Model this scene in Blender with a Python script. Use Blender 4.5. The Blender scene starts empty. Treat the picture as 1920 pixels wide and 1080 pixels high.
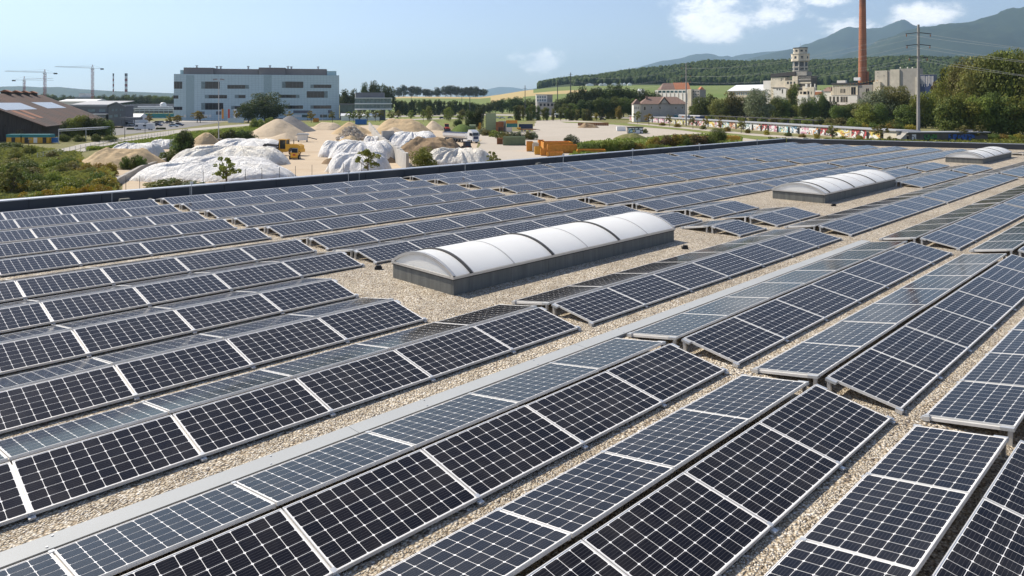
import bpy, bmesh, math, random
import numpy as np
from mathutils import Vector, Matrix
R = math.radians
rng = random.Random(7)
sc = bpy.context.scene
COL = sc.collection

# ------------------------------------------------------------------ camera
F, CX, YH, H = 1344.7, 960.0, 192.04, 11.5          # focal length and horizon in photo pixels, eye height in metres
cam_d = bpy.data.cameras.new('camera'); cam = bpy.data.objects.new('camera', cam_d); COL.objects.link(cam)
cam.location = (0, 0, H); cam.rotation_euler = (R(90), 0, 0)
cam_d.sensor_width = 36; cam_d.lens = F / 1920 * 36
cam_d.shift_y = (YH - 540) / 1920
cam_d.clip_start = 0.1; cam_d.clip_end = 60000
sc.camera = cam

# ------------------------------------------------------------------ sky, sun, exposure
SUN = Vector((-.85, .53, 0)).normalized() * math.cos(R(45)) + Vector((0, 0, math.sin(R(45))))
world = bpy.data.worlds.new('World'); sc.world = world; world.use_nodes = True
wn = world.node_tree.nodes; wl = world.node_tree.links; wn.clear()
def wnode(t, **kw):
    n = wn.new(t)
    for k, v in kw.items(): setattr(n, k, v)
    return n
def wmath(op, a, b=None, c=None, clamp=False):
    n = wnode('ShaderNodeMath', operation=op, use_clamp=clamp)
    for i, x in enumerate((a, b, c)):
        if x is None: continue
        if isinstance(x, (int, float)): n.inputs[i].default_value = x
        else: wl.new(x, n.inputs[i])
    return n.outputs[0]
sky = wnode('ShaderNodeTexSky', sky_type='NISHITA', sun_disc=False)
sky.sun_elevation = R(45); sky.sun_rotation = math.atan2(SUN.x, SUN.y)
sky.air_density = 1.0; sky.dust_density = 0.8; sky.ozone_density = 2.0; sky.altitude = 430
SKY_STRENGTH = 0.105
sky_wb = wnode('ShaderNodeMixRGB', blend_type='MULTIPLY'); sky_wb.inputs[0].default_value = 1; sky_wb.inputs[2].default_value = (.98,.965,1.06,1); sky_hs = wnode('ShaderNodeHueSaturation'); sky_hs.inputs['Saturation'].default_value = .84; wl.new(sky.outputs[0], sky_hs.inputs['Color']); wl.new(sky_hs.outputs[0], sky_wb.inputs[1])  # daylight white balance
HAZE = 5.0e-5
# clouds: cumulus banks over the hills, broken up by noise
tc = wnode('ShaderNodeTexCoord')
sep = wnode('ShaderNodeSeparateXYZ'); wl.new(tc.outputs['Generated'], sep.inputs[0])
mp = wnode('ShaderNodeMapping'); mp.inputs['Scale'].default_value = (1, 1, 1.7); wl.new(tc.outputs['Generated'], mp.inputs[0])
def wnoise(scale, detail, rough, loc=0):
    m2 = wnode('ShaderNodeMapping'); m2.inputs['Location'].default_value = (loc, loc*.7, loc*.3); wl.new(mp.outputs[0], m2.inputs[0])
    n = wnode('ShaderNodeTexNoise'); n.inputs['Scale'].default_value = scale; n.inputs['Detail'].default_value = detail
    n.inputs['Roughness'].default_value = rough; wl.new(m2.outputs[0], n.inputs['Vector']); return n.outputs['Fac']
def pxdir(x, y): return Vector(((x-CX)/F, 1, -(y-YH)/F)).normalized()
CLOUDS = [(1325,50,75,38,1),(1400,18,120,42,1),(1255,108,90,26,.55),(1008,110,52,26,1),
          (1600,50,95,38,.72),(1718,32,60,24,.95),(1545,-4,60,20,.9)]
cov = None
for x, y, rx, ry, a in CLOUDS:
    c = pxdir(x, y); k = c.y
    dx = wmath('MULTIPLY', wmath('SUBTRACT', sep.outputs[0], c.x), F/(rx*k) )
    dz = wmath('MULTIPLY', wmath('SUBTRACT', sep.outputs[2], c.z), F/(ry*k) )
    dy = wmath('MULTIPLY', wmath('SUBTRACT', sep.outputs[1], c.y), F/(rx*k)*.6)
    r2 = wmath('ADD', wmath('ADD', wmath('MULTIPLY', dx, dx), wmath('MULTIPLY', dz, dz)), wmath('MULTIPLY', dy, dy))
    b = wmath('MULTIPLY', wmath('SUBTRACT', 1.25, wmath('MULTIPLY', wmath('SQRT', r2), .72)), a, clamp=True)
    cov = b if cov is None else wmath('MAXIMUM', cov, b)
cn = wnoise(17, 7, .64)
nz = cn
dens = wmath('ADD', wmath('MULTIPLY', cov, .74), wmath('MULTIPLY', wmath('SUBTRACT', nz, .5), 1.9))
mask = wnode('ShaderNodeMapRange', interpolation_type='SMOOTHSTEP'); wl.new(dens, mask.inputs[0])
mask.inputs[1].default_value = .30; mask.inputs[2].default_value = .72
mfac = wmath('MULTIPLY', wmath('MULTIPLY', mask.outputs[0], wmath('GREATER_THAN', cov, .0001)), wmath('MINIMUM', wmath('MULTIPLY', cov, 1.25), .9))
ramp = wnode('ShaderNodeMixRGB'); ramp.inputs[1].default_value = (7.6, 8.0, 8.8, 1); ramp.inputs[2].default_value = (13.0, 12.7, 12.4, 1)
wl.new(wmath('MULTIPLY_ADD', cn, 3.2, -1.15, clamp=True), ramp.inputs[0])
mix = wnode('ShaderNodeMixRGB'); wl.new(mfac, mix.inputs[0]); wl.new(sky_wb.outputs[0], mix.inputs[1]); wl.new(ramp.outputs[0], mix.inputs[2])
bg = wnode('ShaderNodeBackground'); bg.inputs[1].default_value = SKY_STRENGTH; wl.new(mix.outputs[0], bg.inputs[0])
wo = wnode('ShaderNodeOutputWorld'); wl.new(bg.outputs[0], wo.inputs[0])

sun_d = bpy.data.lights.new('sun', 'SUN'); sun_d.energy = 5.0; sun_d.angle = R(.5); sun_d.color = (1, .915, .775)
sun = bpy.data.objects.new('sun', sun_d); COL.objects.link(sun); sun.rotation_euler = SUN.to_track_quat('Z', 'Y').to_euler()
sc.view_settings.view_transform = 'Standard'; sc.view_settings.look = 'None'
sc.view_settings.exposure = 0.43; sc.view_settings.gamma = 1.0; sc.view_settings.use_curve_mapping = False
sc.cycles.max_bounces = 5; sc.cycles.diffuse_bounces = 3; sc.cycles.glossy_bounces = 3; sc.cycles.transmission_bounces = 3
sc.cycles.volume_bounces = 0; sc.cycles.caustics_reflective = False; sc.cycles.caustics_refractive = False
sc.cycles.use_denoising = True

# ------------------------------------------------------------------ helpers
class MB:
    """collects shapes for one mesh"""
    def __init__(s): s.v = []; s.f = []; s.m = []
    def add(s, vs, fs, m=0):
        o = len(s.v); s.v += [tuple(p) for p in vs]; s.f += [tuple(i+o for i in q) for q in fs]; s.m += [m]*len(fs); return s
    def box(s, x0, x1, y0, y1, z0, z1, m=0):
        return s.add([(x0,y0,z0),(x1,y0,z0),(x1,y1,z0),(x0,y1,z0),(x0,y0,z1),(x1,y0,z1),(x1,y1,z1),(x0,y1,z1)],
                     [(0,3,2,1),(4,5,6,7),(0,1,5,4),(1,2,6,5),(2,3,7,6),(3,0,4,7)], m)
    def prism(s, pts, d, m=0):          # polygon (3-D points, in order) extruded by vector d
        n = len(pts); d = Vector(d); a = [Vector(p) for p in pts]; b = [p+d for p in a]
        return s.add(a+b, [tuple(range(n-1,-1,-1)), tuple(range(n, 2*n))] + [(i,(i+1)%n,n+(i+1)%n,n+i) for i in range(n)], m)
    def bar(s, p, q, r, n=6, r2=None, m=0, cap=True):
        p = Vector(p); q = Vector(q); d = (q-p); r2 = r if r2 is None else r2
        if d.length < 1e-6: return s
        x = d.orthogonal().normalized(); y = d.normalized().cross(x)
        ring = [(x*math.cos(2*math.pi*i/n)+y*math.sin(2*math.pi*i/n)) for i in range(n)]
        fs = [(i,(i+1)%n,n+(i+1)%n,n+i) for i in range(n)]
        if cap: fs += [tuple(range(n-1,-1,-1)), tuple(range(n,2*n))]
        return s.add([p+k*r for k in ring]+[q+k*r2 for k in ring], fs, m)
    def beam(s, p, q, w, h, m=0):       # rectangular bar, h upward
        p = Vector(p); q = Vector(q); d = (q-p).normalized(); up = Vector((0,0,1))
        if abs(d.z) > .95: up = Vector((0,1,0))
        x = d.cross(up).normalized()*w/2; y = x.cross(d).normalized()*h/2
        a = [p-x-y,p+x-y,p+x+y,p-x+y]; return s.prism(a, q-p, m)
    def lathe(s, prof, n=16, c=(0,0), m=0):   # [(r,z)...]
        vs = [(c[0]+r*math.cos(2*math.pi*i/n), c[1]+r*math.sin(2*math.pi*i/n), z) for r, z in prof for i in range(n)]
        fs = [(j*n+i, j*n+(i+1)%n, (j+1)*n+(i+1)%n, (j+1)*n+i) for j in range(len(prof)-1) for i in range(n)]
        fs += [tuple(range(n-1,-1,-1)), tuple(range((len(prof)-1)*n, len(prof)*n))]
        return s.add(vs, fs, m)
    def mesh(s, name, mats, smooth=False):
        me = bpy.data.meshes.new(name); me.from_pydata(s.v, [], s.f); me.validate()
        for m in (mats if isinstance(mats, (list, tuple)) else [mats]): me.materials.append(M(m))
        if any(s.m) and len(me.polygons) == len(s.m): me.polygons.foreach_set('material_index', s.m)
        if smooth: me.polygons.foreach_set('use_smooth', [True]*len(me.polygons))
        me.update(); return me
    def build(s, name, mats, parent=None, smooth=False, loc=None, **tags):
        return link(name, s.mesh(name, mats, smooth), parent, loc, **tags)
def link(name, me, parent=None, loc=None, rot=None, label=None, cat=None, group=None, kind=None):
    o = bpy.data.objects.new(name, me); COL.objects.link(o)
    if parent is not None: o.parent = parent
    if loc is not None: o.location = loc
    if rot is not None: o.rotation_euler = rot
    return tag(o, label, cat, group, kind)
def tag(o, label=None, cat=None, group=None, kind=None):
    if label: o['label'] = label
    if cat: o['category'] = cat
    if group: o['group'] = group
    if kind: o['kind'] = kind
    return o
def thing(name, label, cat, loc=(0,0,0), rz=0, group=None):
    return link(name, None, None, loc, (0,0,rz), label, cat, group)
def copy_tree(o, parent=None):
    c = o.copy(); COL.objects.link(c); c.parent = parent
    for ch in o.children: copy_tree(ch, c)
    return c
def gp(x, y, z=0.0):                    # photo pixel -> point on the horizontal plane z
    d = F*(H-z)/(y-YH); return Vector(((x-CX)*d/F, d, z))
def ap(x, y, d): return Vector(((x-CX)*d/F, d, H-(y-YH)*d/F))

# ------------------------------------------------------------------ materials
MATS = {}
def M(n): return MATS[n] if isinstance(n, str) else n
class NT:
    def __init__(s, name):
        m = bpy.data.materials.new(name); m.use_nodes = True; s.mat = m; MATS[name] = m
        s.n = m.node_tree.nodes; s.l = m.node_tree.links; s.n.clear()
        s.out = s.n.new('ShaderNodeOutputMaterial'); s.b = s.n.new('ShaderNodeBsdfPrincipled'); s.l.new(s.b.outputs[0], s.out.inputs[0])
        s.tc = None
    def set(s, sock, v):
        if hasattr(v, 'node'): s.l.new(v, s.b.inputs[sock])
        else: s.b.inputs[sock].default_value = (*v, 1) if isinstance(v, (tuple, list)) and len(v) == 3 else v
    def node(s, t, **kw):
        n = s.n.new(t)
        for k, v in kw.items(): setattr(n, k, v)
        return n
    def inp(s, n, i, v):
        if hasattr(v, 'node'): s.l.new(v, n.inputs[i])
        else: n.inputs[i].default_value = (*v, 1) if isinstance(v, (tuple, list)) and len(v) == 3 and n.inputs[i].type == 'RGBA' else v
    def coord(s, kind='Object'):
        if s.tc is None: s.tc = s.node('ShaderNodeTexCoord')
        return s.tc.outputs[kind]
    def pos(s): return s.node('ShaderNodeNewGeometry').outputs['Position']
    def map(s, v, scale=(1,1,1), loc=(0,0,0), rot=(0,0,0)):
        n = s.node('ShaderNodeMapping'); s.l.new(v, n.inputs[0]); n.inputs['Scale'].default_value = scale; n.inputs['Location'].default_value = loc; n.inputs['Rotation'].default_value = rot; return n.outputs[0]
    def noise(s, v, scale, detail=4, rough=.55, out='Fac'):
        n = s.node('ShaderNodeTexNoise'); s.l.new(v, n.inputs['Vector']); n.inputs['Scale'].default_value = scale; n.inputs['Detail'].default_value = detail; n.inputs['Roughness'].default_value = rough; return n.outputs[out]
    def vor(s, v, scale, out='Color', feature='F1', rand=1):
        n = s.node('ShaderNodeTexVoronoi', feature=feature); s.l.new(v, n.inputs['Vector']); n.inputs['Scale'].default_value = scale; n.inputs['Randomness'].default_value = rand; return n.outputs[out]
    def ramp(s, fac, stops, interp='LINEAR'):
        n = s.node('ShaderNodeValToRGB'); s.l.new(fac, n.inputs[0]); e = n.color_ramp.elements; n.color_ramp.interpolation = interp
        while len(e) < len(stops): e.new(.5)
        for k, (p, c) in zip(e, stops): k.position = p; k.color = (*c, 1) if len(c) == 3 else c
        return n.outputs[0]
    def mix(s, fac, a, b, mode='MIX'):
        n = s.node('ShaderNodeMixRGB', blend_type=mode); s.inp(n, 0, fac); s.inp(n, 1, a); s.inp(n, 2, b); return n.outputs[0]
    def math(s, op, a, b=0.0, c=0.0, clamp=False):
        n = s.node('ShaderNodeMath', operation=op, use_clamp=clamp); s.inp(n, 0, a); s.inp(n, 1, b); s.inp(n, 2, c); return n.outputs[0]
    def bump(s, h, strength=.3, dist=.02):
        n = s.node('ShaderNodeBump'); s.l.new(h, n.inputs['Height']); n.inputs['Strength'].default_value = strength; n.inputs['Distance'].default_value = dist; s.l.new(n.outputs[0], s.b.inputs['Normal'])
    def sepxyz(s, v): n = s.node('ShaderNodeSeparateXYZ'); s.l.new(v, n.inputs[0]); return n.outputs
    def rnd(s): return s.node('ShaderNodeObjectInfo').outputs['Random']
def simple(name, col, rough=.7, var=.12, scale=2.0, metal=0, spec=.5, bump=0, bscale=20, coord='Object'):
    t = NT(name); v = t.coord(coord); n = t.noise(v, scale, 6, .6)
    d = tuple(c*(1-var) for c in col); u = tuple(min(1, c*(1+var)) for c in col)
    t.set('Base Color', t.ramp(n, [(.3, d), (.7, u)])); t.set('Roughness', rough); t.set('Metallic', metal); t.set('Specular IOR Level', spec)
    if bump: t.bump(t.noise(v, bscale, 5), bump, .02)
    return t

# roof materials
t = NT('roof_gravel'); v = t.pos(); n1 = t.noise(v, .35, 4, .6); sel = t.ramp(t.noise(v, 3.5, 4, .6), [(.47, (0,0,0)), (.53, (1,1,1))])
g = t.mix(sel, t.vor(v, 27), t.vor(v, 42)); ds = t.mix(sel, t.vor(v, 27, 'Distance'), t.vor(v, 42, 'Distance')); gs = t.sepxyz(g)
pe = t.ramp(gs[0], [(0, (.32,.25,.17)), (.16, (.50,.42,.31)), (.3, (.66,.575,.44)), (.6, (.77,.70,.575)), (.85, (.91,.87,.80)), (1, (.46,.40,.32))])
pe = t.mix(t.math('GREATER_THAN', gs[1], .93), pe, (.20,.17,.15))
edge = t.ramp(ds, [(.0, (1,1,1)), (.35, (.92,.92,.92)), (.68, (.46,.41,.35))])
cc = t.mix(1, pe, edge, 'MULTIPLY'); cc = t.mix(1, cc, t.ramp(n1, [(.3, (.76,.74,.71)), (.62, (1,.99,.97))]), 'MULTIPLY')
t.set('Base Color', cc); t.set('Roughness', .85)
t.bump(t.math('SUBTRACT', 1.0, ds), 1.0, .035)
t = NT('pv_cell'); v = t.coord('Object'); xyz = t.sepxyz(v)
ln = t.math('FRACT', t.math('DIVIDE', xyz[1], .032)); ln = t.math('LESS_THAN', t.math('ABSOLUTE', t.math('SUBTRACT', ln, .5)), .030)
base = t.mix(t.rnd(), (.0048,.0048,.0080), (.0095,.0082,.0095))
dust = t.noise(t.pos(), 1.7, 5, .65); base = t.mix(t.math('MULTIPLY', t.ramp(dust, [(.45, (0,0,0)), (.75, (1,1,1))]), .055), base, (.30,.27,.23))
t.set('Base Color', t.mix(t.math('MULTIPLY', ln, .5), base, (.16,.15,.15))); t.set('Roughness', t.ramp(dust, [(.3, (.06,.06,.06)), (.75, (.17,.17,.17))])); t.set('IOR', 1.33); t.set('Specular IOR Level', .34)
t = NT('pv_backsheet'); t.set('Base Color', (.90,.88,.85)); t.set('Roughness', .15); t.set('Specular IOR Level', .25)
simple('aluminium', (.70,.68,.645), .42, .07, 3, metal=.2)
simple('clamp_metal', (.62,.62,.61), .42, .12, 8, metal=.6)
simple('duct_metal', (.37,.38,.375), .55, .05, .8)
simple('duct_shadow_gap', (.05,.05,.05), .6, .2, 4)
t = simple('curb_grey', (.135,.137,.125), .75, .18, 1.5, bump=.15, bscale=30); v = t.map(t.coord(), (3,3,.25)); t.set('Base Color', t.ramp(t.noise(v, 1.6, 7, .7), [(.3, (.105,.108,.10)), (.55, (.16,.162,.148)), (.75, (.23,.225,.20))]))
t = simple('skylight_white', (.95,.95,.93), .32, .02, 1.2)
tr = t.node('ShaderNodeBsdfTranslucent'); tr.inputs[0].default_value = (.97,.96,.94,1); mx = t.node('ShaderNodeMixShader'); mx.inputs[0].default_value = .42
t.l.new(t.b.outputs[0], mx.inputs[1]); t.l.new(tr.outputs[0], mx.inputs[2]); t.l.new(mx.outputs[0], t.out.inputs[0])
simple('skylight_inner', (.85,.85,.84), .6, .02, 1.2)
simple('skylight_frame', (.60,.58,.55), .4, .06, 4, metal=.5)
simple('skylight_seal', (.05,.047,.043), .6, .2, 6)
t = simple('parapet_clad', (.052,.055,.062), .55, .10, .8)
simple('parapet_cap', (.50,.51,.53), .38, .05, .6, metal=.6)
simple('black_rubber', (.018,.018,.018), .7, .2, 6)
simple('concrete', (.40,.385,.36), .85, .14, .7, bump=.2, bscale=12)
simple('wall_white', (.72,.71,.69), .8, .05, .4)

# ------------------------------------------------------------------ roof frame: u along the panel rows, v across them
YAW = .7931; CY, SY = math.cos(YAW), math.sin(YAW)
ZL = H - 4.1286          # height of the panels' low edges
ZG = ZL - .105           # gravel surface
def uv(u, v, z=0.0): return Vector((u*SY - v*CY, u*CY + v*SY, ZL + z))
RU = math.atan2(CY, SY)  # rotation of local x onto u

# the roof deck and building body
PV0 = 32.55              # inner face of the long parapet
def farU(v): return 71.4 + (32.6 - v) * .283
quad = [(-14,-9), (farU(-9),-9), (farU(PV0),PV0), (-14,PV0)]
mb = MB(); top = [uv(u, v, -.066) for u, v in quad]; mb.add(top, [(0,1,2,3)])
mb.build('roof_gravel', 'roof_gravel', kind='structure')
bt = thing('solar_roof_hall', 'low hall whose flat gravel roof carries the solar panels', 'building')
mb = MB(); body = [uv(u, v, 0) for u, v in [(-14.4,-9.4), (farU(-9.4)+.42,-9.4), (farU(PV0)+.42,PV0+.42), (-14.4,PV0+.42)]]
mb.prism([Vector((p.x, p.y, .02)) for p in body], (0,0,ZL-.14-.02)); mb.build('wall', 'wall_white', bt)
def parapet(a, b, inward, name, clad_len):
    """upstand from a to b (uv), cladding pieces with open joints, metal cap"""
    a = Vector(a); b = Vector(b); L = (b-a).length; d = (b-a)/L; w = Vector(inward)*-1
    n = max(1, round(L/clad_len)); me = {}
    core = MB(); q = [a+w*.03, b+w*.03, b+w*.40, a+w*.40]
    core.prism([uv(p.x, p.y, -.13) for p in q], (0,0,.13+.40)); core.build('parapet_core', 'parapet_clad', bt)
    for i in range(n):
        s0 = a + d*(L*i/n+.012); s1 = a + d*(L*(i+1)/n-.012); k = .0 if i % 2 else .004
        m2 = MB(); q = [s0+w*(.0+k), s1+w*(.0+k), s1+w*.028, s0+w*.028]
        m2.prism([uv(p.x, p.y, -.10) for p in q], (0,0,.49)); m2.build('parapet_panel', 'parapet_clad', bt)
    n2 = max(1, round(L/5))
    for i in range(n2):
        s0 = a + d*(L*i/n2+.004); s1 = a + d*(L*(i+1)/n2-.004)
        m2 = MB(); q = [s0-w*.02, s1-w*.02, s1+w*.44, s0+w*.44]
        m2.prism([uv(p.x, p.y, .402) for p in q], (0,0,.045)); m2.build('parapet_cap', 'parapet_cap', bt)
parapet((-14,PV0), (farU(PV0)-.05,PV0), (0,-1), 'long', 2.5)
fd = Vector((farU(-9)-farU(PV0), -9-PV0)).normalized()
parapet((farU(PV0),PV0-.05), (farU(-9),-9), (fd.y, -fd.x), 'far', 2.5)

# ------------------------------------------------------------------ solar panels
PU, PW, PL = 1.70, 1.0, 1.684
TILT = math.asin(.1665)
RUN = math.cos(TILT)*PW; RISE = .1665
CELL = .16; CX0 = .020; CY0 = .020; CPX = (PL-2*CX0)/10
def octagon(x0, y0, x1, y1, z, c=.012): return [(x0+c,y0,z),(x1-c,y0,z),(x1,y0+c,z),(x1,y1-c,z),(x1-c,y1,z),(x0+c,y1,z),(x0,y1-c,z),(x0,y0+c,z)]
G = .0024
mb = MB(); mb.add(octagon(G, G, CPX-G, CELL-G, 0), [tuple(range(8))]); CELL_ME = mb.mesh('solar_cell', 'pv_cell')
def cells_into(mb, f=lambda p: p, m=0, octo=True, y0=CY0):
    for i in range(10):
        for j in range(6):
            x = CX0+i*CPX; y = y0+j*CELL
            ps = octagon(x+G, y+G, x+CPX-G, y+CELL-G, .0) if octo else [(x+G,y+G,0),(x+CPX-G,y+G,0),(x+CPX-G,y+CELL-G,0),(x+G,y+CELL-G,0)]
            mb.add([f(p) for p in ps], [tuple(range(len(ps)))], m)
mb = MB(); cells_into(mb, y0=0); CELLS_ME = mb.mesh('solar_cells', 'pv_cell')
def frame_into(mb, f=lambda p: p, m=0):
    o = MB(); l = .011; zt, zb = .0035, -.036
    for x0, x1, y0, y1 in ((0,PL,0,l), (0,PL,PW-l,PW), (0,l,l,PW-l), (PL-l,PL,l,PW-l)): o.box(x0,x1,y0,y1,zb,zt)
    mb.add([f(p) for p in o.v], o.f, m)
mb = MB(); frame_into(mb); FRAME_ME = mb.mesh('frame', 'aluminium')
mb = MB(); mb.box(.011, PL-.011, .011, PW-.011, -.008, -.0006); SHEET_ME = mb.mesh('back_sheet', 'pv_backsheet')
mb = MB(); mb.box(PL-.02, PL+.045, -.055, .004, -.052, -.028); mb.box(PL-.012, PL+.036, -.008, .05, -.02, .008); CLAMP_ME = mb.mesh('clamp', 'clamp_metal')
mb = MB(); mb.box(PL-.004, PL+.024, .05, PW-.03, -.060, -.022); RAIL_ME = mb.mesh('rail', 'aluminium')
def leg_mesh(x):
    mb = MB(); mb.beam((x,PW-.04,-.01), (x,PW-.04-.05,-.262), .045, .05); mb.box(x-.04,x+.04,PW-.15,PW-.0,-.045,-.006)
    mb.box(x-.03,x+.03,-.03,.06,-.06,-.004); mb.beam((x, -.03, -.085), (x, PW-.06, -.262), .05, .02)
    return mb.mesh('support_leg', 'clamp_metal')
LEG0, LEG1 = leg_mesh(-.03), leg_mesh(PL+.03)

RGAP = .118; TENT = 2*RUN + RGAP
ROWV = dict(C=.826, B=3.205, A=5.585, Z=8.53, Y=10.92, X=13.30, W=15.69, V=18.09, U=20.82, T=23.27, S=25.66, R=28.14, Q=30.28)
ROWNAME = dict(C='nearest row at lower right', B='second row before grey duct', A='row just before grey duct', Z='row just behind grey duct')
for i, r in enumerate('YXWVUTSR'): ROWNAME[r] = ['second','third','fourth','fifth','sixth','seventh','eighth','ninth'][i] + ' row behind grey duct'
ROWNAME['Q'] = 'row along dark parapet'
ORD = ['first','second','third','fourth','fifth','sixth','seventh','eighth','ninth','tenth','eleventh','twelfth','thirteenth']
BLK = {1:'left block', 2:'second block', 3:'third block', 4:'fourth block', 5:'far block'}
BSTART = {2:10.52, 3:23.27, 4:33.79, 5:48.17}; BN = {2:7, 3:6, 4:8, 5:13}; B1END = 10.11
def skipped(r, b, k):
    if r in 'YX':
        if b == 1 and k >= 11: return True           # last bay before the first skylight left free
        if b == 2 and k < 6: return True
        if b == 3 and k > 1: return True
        if b == 4 and r == 'Y' and k < 3: return True
        if b == 4 and r == 'X' and k < 3: return True
        if b == 5 and k > 2 and k < 12: return True
    return False
def visible_area(corners):
    ps = []
    for c in corners:
        if c.y < .5: return 0, 0
        ps.append((CX+F*c.x/c.y, YH+F*(H-c.z)/c.y))
    a = sum(ps[i][0]*ps[(i+1)%4][1]-ps[(i+1)%4][0]*ps[i][1] for i in range(4))/2
    inn = any(-160 < x < 2080 and y < 1300 for x, y in ps)
    full = sum(0 < x < 1920 and y < 1080 for x, y in ps)/4
    return (-a if inn else 0), full
plan = []
for r, v0 in ROWV.items():
    for b in (1,2,3,4,5):
        n = 12 if b == 1 else BN[b]
        for k in range(n):
            if skipped(r, b, k): continue
            u = B1END-(12-k)*PU if b == 1 else BSTART[b]+k*PU
            if b == 5 and u + PL > farU(v0+1) - .9: continue
            for side in (0, 1):
                if side == 0: o = uv(u+.01, v0, 0); rz = RU; ca = [uv(u,v0,0), uv(u+PL,v0,0), uv(u+PL,v0+RUN,RISE), uv(u,v0+RUN,RISE)]
                else: o = uv(u+.01+PL, v0+TENT, 0); rz = RU+math.pi; ca = [uv(u+PL,v0+TENT,0), uv(u,v0+TENT,0), uv(u,v0+TENT-RUN,RISE), uv(u+PL,v0+TENT-RUN,RISE)]
                a, fr = visible_area(ca)
                if a == 0 and fr == 0 and not (side == 1 or True): continue
                inview = any(c.y > 1 and -200 < CX+F*c.x/c.y < 2120 and YH+F*(H-c.z)/c.y < 1400 for c in ca)
                if not inview: continue
                first = k == 0 or skipped(r, b, k-1); last = k == n-1 or skipped(r, b, k+1)
                plan.append(dict(r=r, b=b, k=k, n=n, side=side, o=o, rz=rz, a=max(a,0)*(.2+.8*fr), first=first, last=last))
plan.sort(key=lambda p: -p['a'])
print('panels', len(plan))
NEAR, CELLED = 300, 26
far = MB()
for i, p in enumerate(plan):
    mt = Matrix.Translation(p['o']) @ Matrix.Rotation(p['rz'], 4, 'Z') @ Matrix.Rotation(TILT+rng.gauss(0,.0022), 4, 'X') @ Matrix.Rotation(rng.gauss(0,.0014), 4, 'Y')
    if i < NEAR:
        slope = 'near-slope' if p['side'] == 0 else 'far-slope'
        kk = ORD[11-p['k']]+' before gap' if p['b'] == 1 else ORD[p['k']]+' after gap'
        e = thing('solar_module', f"{slope} solar module, {ROWNAME[p['r']]}, {BLK[p['b']]}, {kk}", 'solar panel', group='solar panels on the gravel roof')
        e.matrix_world = mt
        link('frame', FRAME_ME, e); link('back_sheet', SHEET_ME, e)
        if i < CELLED:
            for a in range(10):
                for c in range(6): link('solar_cell', CELL_ME, e, (CX0+a*CPX, CY0+c*CELL, 0))
        else: link('solar_cells', CELLS_ME, e, (0, CY0, 0))
        if p['a'] > 1500 or p['last'] or p['first']: link('clamp', CLAMP_ME, e); link('rail', RAIL_ME, e)
        s0 = p['first'] if p['side'] == 0 else p['last']; s1 = p['last'] if p['side'] == 0 else p['first']
        if s0: link('support_leg', LEG0, e)
        if s1: link('support_leg', LEG1, e)
    else:
        f = lambda q: mt @ Vector(q)
        frame_into(far, f, 0); o = MB(); o.add([(.011,.011,-.0008),(PL-.011,.011,-.0008),(PL-.011,PW-.011,-.0008),(.011,PW-.011,-.0008)], [(0,1,2,3)])
        far.add([f(q) for q in o.v], o.f, 1); cells_into(far, f, 2, octo=False)
        if p['first'] or p['last']:
            for x in ((-.03,) if p['first'] == (p['side'] == 0) else (PL+.03,)):
                o = MB(); o.beam((x,PW-.04,-.01), (x,PW-.09,-.262), .045, .05); far.add([f(q) for q in o.v], o.f, 0)
far.build('distant_solar_panels', ['aluminium','pv_backsheet','pv_cell'], kind='stuff', label='many more solar panels receding to the far end of the roof', cat='solar panels')

# ------------------------------------------------------------------ cable duct between the rows
for i in range(7):
    u0 = -8.4 + i*4.45; u1 = min(u0+4.442, 22.7)
    e = MB(); q = [(u0,7.77),(u1,7.77),(u1,8.01),(u0,8.01)]
    e.prism([uv(u, v, -.075) for u, v in q], (0,0,.052)); q2 = [(u0,7.755),(u1,7.755),(u1,8.018),(u0,8.018)]
    if i == 0: duct = thing('cable_duct', 'long pale grey metal cable duct lying between the rows', 'cable duct')
    e.build('duct_body', 'duct_metal', duct)
    e = MB(); e.prism([uv(u, v, -.022 - (i%2)*.001) for u, v in q2], (0,0,.006)); lid = e.build('lid', 'duct_metal', duct)
    for k in range(2):
        e = MB()
        for du, vv in ((1.1+k*2.2, 7.80), (1.18+k*2.2, 7.97)):
            p = uv(u0+du, vv, -.016); e.lathe([(.012,p.z),(.012,p.z+.008)], 6, (p.x,p.y))
        e.build('screw', 'clamp_metal', lid)

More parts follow.
